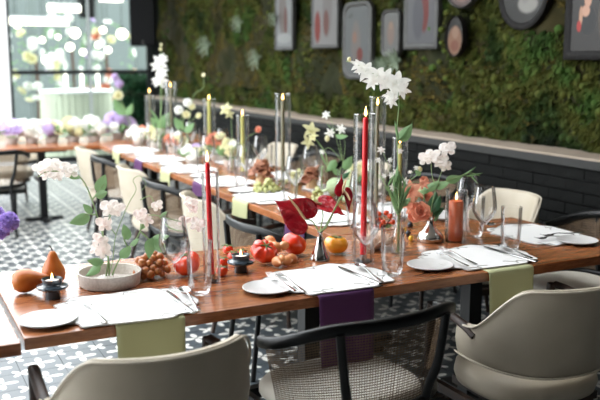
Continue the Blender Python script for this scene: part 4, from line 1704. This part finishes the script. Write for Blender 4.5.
def low_bunch(px, lb, kinds, n, spread, hgt, size, leaves=8, group='low flower bunches along the row', cat='flowers'):
    p = at(*px)
    e = empty('flower_bunch', (p.x, p.y, TZ))
    tag(e, lb, cat, group)
    MB().lathe([(0, 0), (.05, 0), (.065, .03), (.068, .055), (.062, .056), (.055, .03), (0, .02)], 24).build('bowl', M['bowl'], e)
    for k in range(n):
        a = k * 2.39996
        r = spread * math.sqrt((k + .5) / n)
        c = Vector((p.x + math.cos(a) * r, p.y + math.sin(a) * r, TZ + .06 + hgt * (1 - (r / spread) ** 2 * .7) * random.uniform(.7, 1.1)))
        s0 = Vector((p.x + math.cos(a) * .02, p.y + math.sin(a) * .02, TZ + .025))
        MB().tube([s0 - e.location, (s0 + c) / 2 - e.location + Vector((0, 0, .02)), c - e.location], .0022, 5).build('stem', M['stem'], e)
        put(e, kinds[k % len(kinds)], c, toward_cam(c, .7, .6), size * random.uniform(.8, 1.2), random.uniform(0, 6), k % 3)
    for k in range(leaves):
        a = random.uniform(0, 6.28)
        c = Vector((p.x + math.cos(a) * spread * .6, p.y + math.sin(a) * spread * .6, TZ + .05 + hgt * .3))
        put(e, 'leaf', c, Vector((math.cos(a), math.sin(a), random.uniform(.15, .9))), size * 1.7, random.uniform(0, 6))
    return e


low_bunch((231, 166), 'cream blooms beside the middle chartreuse candle', ['frillc', 'puffc', 'frillw'], 9, .08, .14, .055)
low_bunch((218, 161), 'peach blooms by the pale chartreuse candle', ['frill', 'frill', 'frillc'], 9, .09, .16, .055)
low_bunch((194, 164), 'mixed lilac and cream blooms in the row', ['frilll', 'frillw', 'frillc'], 8, .09, .08, .05)
low_bunch((157, 148), 'cream white blooms below the white delphinium', ['puffc', 'frillc', 'frillw'], 9, .10, .12, .06)
low_bunch((176, 153), 'white and peach blooms before the olive candle', ['frillw', 'frill', 'frillc'], 8, .09, .10, .05)
low_bunch((118, 138), 'lilac blooms in the far corner of the tables', ['puffl', 'frilll', 'puffl', 'frillw'], 10, .17, .16, .075)
low_bunch((140, 145), 'peach and white blooms near the far corner', ['frill', 'frillw', 'puffw'], 8, .12, .10, .06)
low_bunch((414, 208), 'blush blooms on the row behind the squat vase', ['frillc', 'frill'], 6, .07, .05, .04)
low_bunch((362, 193), 'pale green blooms behind the tall red candle', ['puffc', 'frillc'], 6, .07, .10, .05)
for k, (u, kinds, lb) in enumerate([(12, ['puffl', 'frilll', 'frillw'], 'lilac bunch at the picture edge on the far table'), (32, ['frillw', 'puffw'], 'white bunch left of the middle of the far table'), (52, ['puffw', 'frillw', 'frillc', 'puffl'], 'white and lilac bunch in the middle of the far table'), (73, ['frillw', 'puffc', 'puffw'], 'white and cream bunch right of the middle of the far table'), (94, ['puffw', 'frillw'], 'white bunch at the right of the far table')]):
    low_bunch((u, 143.5 - u * .03), lb, kinds, 12, .11, .15, .07)
# single stems standing in slim clear vases
random.seed(9)


def slim_stem(px, label, name, paths, blooms, leaves, r=.003, vlab=None):
    p = at(*px)
    inst('bud_glass', lambda: make_bud('glass'), (p.x, p.y, TZ), 0, vlab, 'vase', 'clear bud vases')
    b = Vector((p.x, p.y, TZ + .009))
    t = Vector((p.x, p.y, TZ + .18))
    paths = [[b, t] + paths[0]] + paths[1:]
    return stem_thing(name, label, 'flower', 'single stems in slim vases', b, paths, blooms, leaves, r=r, dep=depth(b))


slim_stem((160, 150), 'tall white delphinium spike rising at the far end of the row', 'delphinium', [[(161, 110), (161, 80), (161, 45)]],
          [('star', 160, 62, 0, .085), ('star', 162, 73, -.03, .07), ('star', 160, 80, 0, .085), ('star', 157, 66, .03, .07), ('star', 163, 58, 0, .05), ('star', 157, 82, 0, .05), ('bud', 161, 50, 0, .05), ('bud', 161, 45, 0, .04)],
          [('blade', 160, 125, 150, 108, 0), ('leaf', 160, 128, 172, 112, 0), ('leaf', 160, 128, 150, 118, 0)], .006, 'clear slim vase holding the white delphinium')
slim_stem((188, 155), 'pale seed pod on a bent stem above the row', 'poppy_pod', [[(190, 115), (194, 95), (203, 88), (204, 76)]], [('pod', 203, 76, 0, .03)], [], .003, 'clear slim vase holding the seed pod stem')
slim_stem((182, 157), 'pale cream hellebores nodding over the row', 'hellebore', [[(182, 125), (180, 108)], [(182, 125), (188, 106)], [(183, 130), (197, 115)]],
          [('frillw', 179, 110, 0, .045), ('frillw', 188, 103, 0, .045), ('frillc', 192, 107, 0, .035), ('frillc', 186, 115, 0, .04), ('frillc', 199, 116, 0, .03)], [('leaf', 183, 130, 174, 118, 0), ('leaf', 184, 132, 195, 124, 0)], .003, 'clear slim vase holding the cream hellebores')
slim_stem((130, 139), 'tall stem of small violet blooms by the windows', 'violet_stem', [[(128, 118), (122, 102), (116, 78)]],
          [('puffl', 115, 77, 0, .045), ('puffl', 119, 84, 0, .055), ('puffl', 117, 80, .05, .04), ('frillc', 118, 96, 0, .06)], [('leaf', 126, 115, 112, 100, 0), ('leaf', 126, 115, 134, 104, 0)], .005, 'clear slim vase holding the violet stem')
slim_stem((232, 172), 'pale yellow orchid bloom on a dark stem in the row', 'orchid', [[(232, 140), (231, 115)], [(232, 150), (246, 138), (258, 131)]], [('cymb', 226, 109, 0, .06), ('cymb', 229, 114, 0, .045), ('frill', 259, 130, 0, .03)], [], .003, 'clear slim vase holding the pale yellow orchid')
slim_stem((322, 195), 'chartreuse orchid bloom arching before the black bricks', 'cymbidium', [[(327, 172), (326, 155), (318, 142), (312, 135)]],
          [('cymb', 311, 130, 0, .062), ('cymb', 308, 142, 0, .05), ('chart' if False else 'cymb', 313, 137, -.03, .04)], [('blade', 327, 165, 318, 150, 0)], .004, 'clear slim vase holding the chartreuse orchid')
slim_stem((340, 200), 'airy stems of tiny white starry blooms behind the anthuriums', 'starry_stem', [[(343, 165), (338, 145), (330, 115)], [(343, 165), (345, 145), (342, 132)], [(341, 160), (330, 148), (322, 152)], [(343, 165), (338, 130), (331, 133)]],
          [('starw', 326, 115, 0, .032), ('starw', 330, 133, 0, .036), ('starw', 341, 129, 0, .036), ('starw', 322, 152, 0, .02), ('bud', 327, 141, 0, .05)], [('leaf', 336, 135, 348, 138, 0), ('blade', 334, 130, 326, 124, 0), ('leaf', 336, 160, 328, 172, .1), ('leaf', 344, 170, 352, 156, 0), ('leaf', 340, 175, 332, 168, 0), ('leafd', 342, 178, 350, 172, 0)], .002, 'clear slim vase holding the starry white stems')

# ------------------------------------------------------------------ moss wall
random.seed(3)
from mathutils import noise
XM = 4.17


def msurf(y, z):
    n = noise.fractal(Vector((y * 1.7, z * 1.7, 3.1)), 1.0, 2.0, 4)
    m = noise.noise(Vector((y * 7, z * 7, 9.2)))
    return XM - .06 - .085 * n - .04 * m


g = MB()
NY, NZ = 300, 70
y0, y1, z0, z1 = 3.0, 13.12, 1.0, 3.28
g.grid(lambda u, v: Vector((msurf(y0 + (y1 - y0) * u, z0 + (z1 - z0) * v), y0 + (y1 - y0) * u, z0 + .03 * noise.noise(Vector((u * 60, 0, 5))) * (1 - v) + (z1 - z0) * v)), NY, NZ)
o = g.build('moss_bed', M['moss_a'], wr, angle=None)
tag(o, 'bed of olive green moss covering the right wall', kind='stuff')


def tufts(n, name, mt, blade, wid, droop, label, sel, ymax=13.1):
    mb = MB()
    c = 0
    while c < n:
        y = 3.0 + 10.1 * random.random() ** 1.25
        z = 1.0 + 2.0 * random.random()
        if y > ymax or not sel(y, z): continue
        c += 1
        x = msurf(y, z) + .012
        for k in range(6):
            a = random.uniform(0, 6.28)
            L = blade * random.uniform(.6, 1.3)
            out = random.uniform(.5, 1.0)
            d = Vector((-out, math.cos(a) * .8, math.sin(a) * .8 - droop)).normalized()
            s_ = d.cross(Vector((1, .3, .2))).normalized() * wid * random.uniform(.7, 1.2)
            p = Vector((x, y, z))
            q = p + d * L * .55
            r = p + d * L + Vector((0, 0, -droop * L * .4))
            mb.add([p - s_ * .5, p + s_ * .5, q + s_, r, q - s_], [(0, 1, 2, 4), (4, 2, 3)])
    o = mb.build(name, M[mt], wr, smooth=False)
    tag(o, label, kind='stuff')


def nz_(y, z, s, o): return noise.noise(Vector((y * s, z * s, o)))


tufts(13000, 'moss_tufts', 'moss_b', .035, .009, .15, 'short olive and brown moss tufts on the right wall', lambda y, z: nz_(y, z, 1.4, 1) > -.15)
tufts(13000, 'fern_moss', 'moss_c', .055, .0075, .8, 'drooping green fern moss on the right wall', lambda y, z: nz_(y, z, 1.1, 7) > -.05 or z < 1.25)


# cushions of bun moss
def buns(n, label):
    mb = MB()
    for k in range(n):
        y = 3.0 + 10 * random.random() ** 1.4
        z = 1.03 + 1.9 * random.random()
        if nz_(y, z, 1.0, 4) < -.05: continue
        r = random.uniform(.015, .038)
        st = len(mb.v)
        ph = random.uniform(0, 6)
        mb.ball((msurf(y, z) - r * .2, y, z), (r * .9, r, r * .85), 9, 6, lambda a, b: 1 + .1 * math.sin(3 * a + ph) * math.cos(2 * b))
    tag(mb.build('bun_moss', M['moss_c'], wr, angle=None), label, kind='stuff')


buns(900, 'rounded bun moss cushions on the right wall')


# silver green air plants growing out of the moss
def air_plant(u, v, size, label, X=4.0):
    p = atX(u, v, X)
    e = empty('air_plant', p)
    tag(e, label, 'air plant', 'air plants on the moss wall')
    n = 22
    MB().ball((.02, 0, 0), size * .16, 8, 6).build('heart', M['airplant'], e)
    for k in range(n):
        a = k * 2.39996
        sp = .35 + .65 * (k / n)
        d = Vector((-1 + sp * .7, math.cos(a) * sp, math.sin(a) * sp + .15)).normalized()
        pts = [Vector((0, 0, 0)), d * size * .4, d * size * .75 + Vector((-.02 * size, 0, -.12 * size * sp)), d * size + Vector((.0, math.cos(a) * .1 * size, -.34 * size * sp))]
        MB().tube(smooth_path(pts, 3), [size * .07] * 3 + [size * .06] * 3 + [size * .045] * 3 + [size * .006], 5, squash=.35).build('leaf', M['airplant'], e)


air_plant(208, 44, .17, 'silvery air plant highest on the left part of the moss wall', 3.97)
air_plant(258, 57, .15, 'silvery air plant below the leftmost picture', 3.97)
air_plant(240, 22, .13, 'small silvery air plant near the top left of the moss')
air_plant(397, 60, .15, 'silvery air plant beside the small arched picture', 4.02)
air_plant(383, 66, .12, 'small silvery air plant touching the white orchid spray', 4.02)
air_plant(275, 18, .10, 'small reddish green air plant beside the leftmost picture')


# ------------------------------------------------------------------ pictures on the moss
def oval(n, ry, rz): return [(ry * math.cos(2 * PI * k / n), rz * math.sin(2 * PI * k / n)) for k in range(n)]


def rrect(ry, rz, r, n=5):
    pts = []
    for cx, cy, a0 in ((ry - r, rz - r, 0), (-ry + r, rz - r, 90), (-ry + r, -rz + r, 180), (ry - r, -rz + r, 270)):
        for k in range(n + 1):
            a = R(a0 + 90 * k / n)
            pts.append((cx + r * math.cos(a), cy + r * math.sin(a)))
    return pts


def picture(name, label, pa, pb, outline, fw, fmat, bg, blobs, dep=.05, rough=.25, X=4.0):
    """pa, pb: top-left and bottom-right pixels on the wall plane; hung facing -x"""
    a = atX(*pa, X)
    b = atX(*pb, X)
    cy, cz = (a.y + b.y) / 2, (a.z + b.z) / 2
    ry, rz = abs(a.y - b.y) / 2, abs(a.z - b.z) / 2
    e = empty(name, (X, cy, cz))
    tag(e, label, 'picture', 'framed pictures on the moss wall')
    out = outline(ry, rz)
    n = len(out)
    k_ = lambda y, z, f: (y * (1 - f / ry), z * (1 - f / rz))
    prof = [(0, dep * 1.0), (0, .008), (.3, 0), (.7, .004), (1, .016), (1, dep * 1.0)]
    mb = MB()
    vs = []
    for fi, x in prof:
        for y, z in out:
            yy, zz = k_(y, z, fi * fw)
            vs.append((x, yy, zz))
    m = len(prof)
    fs = [(i * n + k, i * n + (k + 1) % n, (i + 1) * n + (k + 1) % n, (i + 1) * n + k) for i in range(m - 1) for k in range(n)]
    mb.add(vs, fs)
    mb.build('frame', M[fmat], e)
    # the print: local x is across the picture so that Generated x runs left to right as seen
    pts = [(-k_(y, z, fw * .9)[0], k_(y, z, fw * .9)[1]) for y, z in out]
    mb = MB()
    mb.add([(x, -.0, z) for x, z in pts] + [(x, .008, z) for x, z in pts], [tuple(range(n))[::-1], tuple(range(n, 2 * n))] + [(i, (i + 1) % n, n + (i + 1) % n, n + i) for i in range(n)])
    o = mb.build('print', print_mat('print_' + str(len(bpy.data.materials)), bg, blobs, rough), e, smooth=False)
    o.location = (.014, 0, 0)
    o.rotation_euler = (0, 0, R(-90))
    return e


box_ = lambda ry, rz: rrect(ry, rz, .012, 2)
arch = lambda ry, rz: rrect(ry, rz, min(ry, rz) * .45, 6)
picture('framed_picture', 'leftmost pale framed picture with a faint figure', (274, -30), (292, 50), box_, .035, 'frame_silver', '646565', [(.4, .5, .25, .35, '544d4a'), (.6, .35, .12, .2, '4c312c'), (.5, .12, .5, .07, '737473')])
picture('framed_picture', 'pale framed picture with a red robed figure', (311, -30), (337, 48), box_, .035, 'frame_silver', '62605f', [(.18, .25, .13, .22, '5b1c16'), (.6, .5, .2, .4, '585352'), (.55, .3, .12, .18, '4d302b')])
picture('framed_picture', 'silver framed mirror like picture with rounded corners', (342, 3), (370, 80), arch, .05, 'frame_silver', '4c4d4d', [(.45, .45, .2, .35, '56504d'), (.4, .55, .09, .09, '644d43'), (.62, .3, .12, .1, '542924')])
picture('framed_picture', 'small narrow arched silver picture', (381, 10), (398, 57), arch, .03, 'frame_silver', '545351', [(.5, .5, .25, .3, '62544d'), (.5, .68, .14, .1, '6c5b4f')])
picture('framed_picture', 'silver framed picture of a figure in a red coat', (404, -35), (436, 49), box_, .05, 'frame_silver', '4b4a4c', [(.62, .45, .16, .3, '54221e'), (.6, .68, .08, .07, '695347'), (.4, .35, .2, .3, '403f43')])
picture('framed_picture', 'small oval portrait with a warm skin tone', (445, 16), (462, 57), lambda a, b: oval(36, a, b), .012, 'frame_dark', '201c1a', [(.5, .38, .42, .38, '684d3d'), (.52, .6, .2, .16, '745b4c'), (.5, .25, .25, .15, '5f3c30')])
picture('framed_picture', 'oval picture cut off by the top edge', (446, -30), (476, 7), lambda a, b: oval(36, a, b), .02, 'frame_silver', '4b3b38', [(.5, .4, .3, .3, '634d48')])
picture('framed_picture', 'dark round framed picture of a white dress', (499, -42), (546, 29), lambda a, b: oval(40, a, b), .05, 'frame_dark', '201e1c', [(.62, .32, .24, .16, '75736e'), (.55, .5, .12, .18, '6c6a66'), (.56, .68, .07, .07, '685348')])
picture('framed_picture', 'dark framed portrait of a seated figure in black at the right edge', (567, -40), (622, 60), box_, .06, 'frame_dark', '1d1916', [(.36, .36, .17, .16, '070708'), (.34, .60, .075, .08, 'a8806a'), (.30, .48, .09, .07, 'a8806a'), (.20, .42, .04, .12, 'a07860'), (.17, .30, .05, .07, '8a1f18'), (.75, .4, .18, .3, '3a2f24')])

# ------------------------------------------------------------------ loudspeaker in the far corner
a = atY(131, 46, 12.3)
e = empty('loudspeaker', (3.60, 12.35, 1.775), R(-20))
tag(e, 'black loudspeaker hung in the far corner beside the moss wall', 'loudspeaker')
o = MB().box((-.185, -.17, 0), (.185, .17, 1.0)).build('cabinet', M['speaker'], e, smooth=False)
bv_ = o.modifiers.new('b', 'BEVEL')
bv_.width = .012
o = MB().box((-.17, -.185, .03), (.17, -.172, .97)).build('grille', M['grille'], e, smooth=False)
MB().box((-.02, -.19, .045), (.02, -.186, .07)).build('badge', M['steel'], o, smooth=False)
MB().tube([(0, .0, 1.0), (0, .0, 1.55)], .02, 10).build('bracket', M['blackmetal'], e)

# ------------------------------------------------------------------ terrace beyond the windows
o = MB().box((-14, 23, -.16), (16, 23.4, 4.2)).build('garden_wall', M['pale_wall'], smooth=False)
tag(o, 'pale grey rendered wall beyond the terrace', 'wall', kind='structure')
p = atY(76, 90, 15.2)
e = empty('skirted_table', (p.x, 15.2, -.16))
tag(e, 'round bar table with a pleated pale green skirt outside the window', 'table')
H = p.z + .16
MB().grid(lambda u, v: Vector((math.cos(2 * PI * u) * (.62 + .016 * math.cos(2 * PI * u * 34) * (.4 + .6 * (1 - v))), math.sin(2 * PI * u) * (.62 + .016 * math.cos(2 * PI * u * 34) * (.4 + .6 * (1 - v))), v * (H - .03))), 204, 3, closeu=True).build('skirt', M['pleat'], e)
MB().lathe([(0, H - .04), (.64, H - .04), (.65, H - .02), (.64, H), (0, H)], 48).build('tabletop', M['white_paint'], e)
for k, (u, v) in enumerate([(66, 86), (82, 86), (98, 86)]):
    q = atY(u, v, 15.15)
    lo = empty('lantern', (q.x, 15.15, p.z))
    tag(lo, 'tall lit glass lantern on the skirted table, %s from the left' % ordn[k], 'lantern', 'lanterns on the skirted table')
    MB().lathe([(0, 0), (.05, 0), (.05, .02), (0, .02)], 16).build('base', M['white_paint'], lo)
    MB().lathe([(.045, .02), (.045, .42), (.043, .42), (.043, .02)], 20, close=True).build('cylinder', M['glass'], lo)
    MB().lathe([(0, .02), (.022, .02), (.022, .34), (0, .345)], 12).build('light_tube', M['bulb'], lo)


# hedge at the right of the terrace
def hedge(name, lo, hi, n, label, leaf=.09):
    mb = MB()
    mb.box((lo[0] + .12, lo[1] + .12, lo[2]), (hi[0] - .12, hi[1] - .12, hi[2] - .12))
    for k in range(n):
        p = Vector([random.uniform(l, h) for l, h in zip(lo, hi)])
        f = random.randrange(3)
        if f == 0: p.y = lo[1] + random.uniform(0, .15)
        elif f == 1: p.z = hi[2] - random.uniform(0, .15)
        else: p.x = lo[0] + random.uniform(0, .15)
        d = Vector((random.uniform(-1, 1), random.uniform(-1, .3), random.uniform(-.3, 1))).normalized()
        s_ = d.orthogonal().normalized() * leaf * .4
        mb.add([p, p + d * leaf * .5 + s_, p + d * leaf, p + d * leaf * .5 - s_], [(0, 1, 2, 3)])
    e = mb.build(name, M['hedge'], smooth=False)
    tag(e, label, 'hedge', kind='stuff')


hedge('hedge', (3.66, 13.55, -.16), (5.2, 14.4, 1.30), 2600, 'clipped dark green hedge outside the right window')


# flowering shrubs in white pots with string lights above
def shrub(u, Y, h, w, n, fl, label):
    c = atY(u, 100, Y)
    e = empty('flowering_shrub', (c.x, Y, -.16))
    tag(e, label, 'shrub', 'flowering shrubs outside')
    MB().lathe([(0, 0), (.18, 0), (.24, .4), (.25, .42), (.22, .42), (.2, .36), (0, .36)], 24).build('pot', M['white_paint'], e)
    MB().tube([(0, 0, .3), (.02, 0, h * .5), (0, 0, h * .8)], .03, 8).build('trunk', M['pear_stem'], e)
    mb = MB()
    for k in range(n * 6):
        d = Vector((random.gauss(0, 1), random.gauss(0, 1), random.gauss(0, 1))).normalized()
        p = Vector((d.x * w, d.y * w, h * .75 + d.z * h * .32)) * 1
        s_ = d.orthogonal().normalized() * .03
        q = (d + Vector((0, 0, .5))).normalized() * .09
        mb.add([p, p + q * .5 + s_, p + q, p + q * .5 - s_], [(0, 1, 2, 3)])
    mb.build('foliage', M['leaf'], e, smooth=False)
    for k in range(n):
        d = Vector((random.gauss(0, 1), -abs(random.gauss(0, 1)), random.gauss(0, 1))).normalized()
        p = Vector((d.x * w * 1.08, d.y * w * 1.08, h * .75 + d.z * h * .34))
        link_mesh('flower', fl_mesh(fl[k % len(fl)], k % 3), e, Matrix.Translation(p) @ aim(d) @ Matrix.Scale(.11, 4))


shrub(38, 17.4, 2.3, .5, 24, ['frillw', 'puffw', 'frillc'], 'white flowering shrub behind the skirted table at left')
shrub(74, 18.3, 2.6, .55, 26, ['frillw', 'puffw', 'frilll'], 'taller white flowering shrub behind the skirted table')
shrub(108, 17.4, 2.3, .5, 22, ['frillw', 'frill', 'frillc'], 'white and peach flowering shrub outside near the speaker')


def pendant(u, v, Y, r, label, group='string of garden lamps'):
    p = atY(u, v, Y)
    e = empty('garden_lamp', p)
    tag(e, label, 'lamp', group)
    MB().ball((0, 0, 0), r, 14, 10).build('globe', M['bulb'], e)
    MB().lathe([(0, r * .9), (r * .4, r * .9), (r * .4, r * 1.3), (0, r * 1.35)], 12).build('cap', M['blackmetal'], e)
    MB().tube([(0, 0, r * 1.3), (0, 0, 3.55 - p.z)], .006, 5).build('cord', M['blackmetal'], e)


for k, (u, v, r) in enumerate([(17, 25, .10), (42, 40, .09), (58, 37, .07), (75, 33, .15), (83, 52, .09), (103, 30, .10), (122, 34, .16), (98, 45, .09), (108, 50, .10), (46, 60, .12), (70, 47, .12)]):
    pendant(u, v, 15.9, r * .62, 'glowing round garden lamp, %s in the string outside' % (ordn + ['seventh', 'eighth', 'ninth', 'tenth', 'eleventh'])[k])
# white pergola beams and its post
for k, (ua, va, ub, vb_, Y) in enumerate([(8, 21, 68, 22, 15.5), (48, 8, 80, 10, 16.2), (100, -2, 122, 3, 16.4)]):
    A_, B_ = atY(ua, va, Y), atY(ub, vb_, Y)
    mb = MB().box((min(A_.x, B_.x), Y - .05, A_.z - .10), (max(A_.x, B_.x), Y + .05, A_.z + .08))
    e = empty('strip_light', ((A_.x + B_.x) / 2, Y, A_.z))
    tag(e, ['long white strip light hanging outside the left window', 'short white strip light hanging higher outside', 'small white strip light near the black heater outside'][k], 'lamp', 'strip lights outside')
    L2 = abs(A_.x - B_.x) / 2
    MB().box((-L2, -.05, -.06), (L2, .05, .06)).build('diffuser', M['bulb'], e, smooth=False)
    MB().box((-L2, -.05, .06), (L2, .05, .09)).build('housing', M['white_paint'], e, smooth=False)
    for s_ in (-.8, .8):
        MB().tube([(L2 * s_, 0, .09), (L2 * s_, 0, 3.55 - A_.z)], .008, 5).build('cord', M['blackmetal'], e)
p = atY(87, 18, 16.7)
e = empty('patio_heater', (p.x, 16.7, -.16))
tag(e, 'dark patio heater on a slim pole outside the window', 'heater')
MB().lathe([(0, 0), (.22, 0), (.22, .05), (.06, .08), (0, .08)], 20).build('base', M['grille'], e)
MB().tube([(0, 0, .05), (0, 0, p.z + .16)], .03, 10).build('pole', M['frame_silver'], e)
MB().lathe([(0, p.z + .16), (.15, p.z + .16), (.165, p.z + .5), (.17, p.z + .6), (0, p.z + .62)], 20).build('burner', M['grille'], e)
for k, (u, Y) in enumerate([(33, 18.5), (100, 18.8), (140, 19)]):
    c = atY(u, 60, Y)
    tag(MB().box((c.x - .09, Y - .09, -.16), (c.x + .09, Y + .09, 3.5)).build('pergola_post', M['pale_wall'], smooth=False), 'pale pergola post outside, %s from the left' % ordn[k], 'post', 'pergola posts')
for k, Y in enumerate((15.5, 15.9, 16.3)):
    tag(MB().box((-6, Y - .04, 3.5), (7, Y + .04, 3.6)).build('pergola_beam', M['white_paint'], smooth=False), 'slim white pergola beam over the terrace, %s from the windows' % ordn[k], 'beam', 'pergola beams')
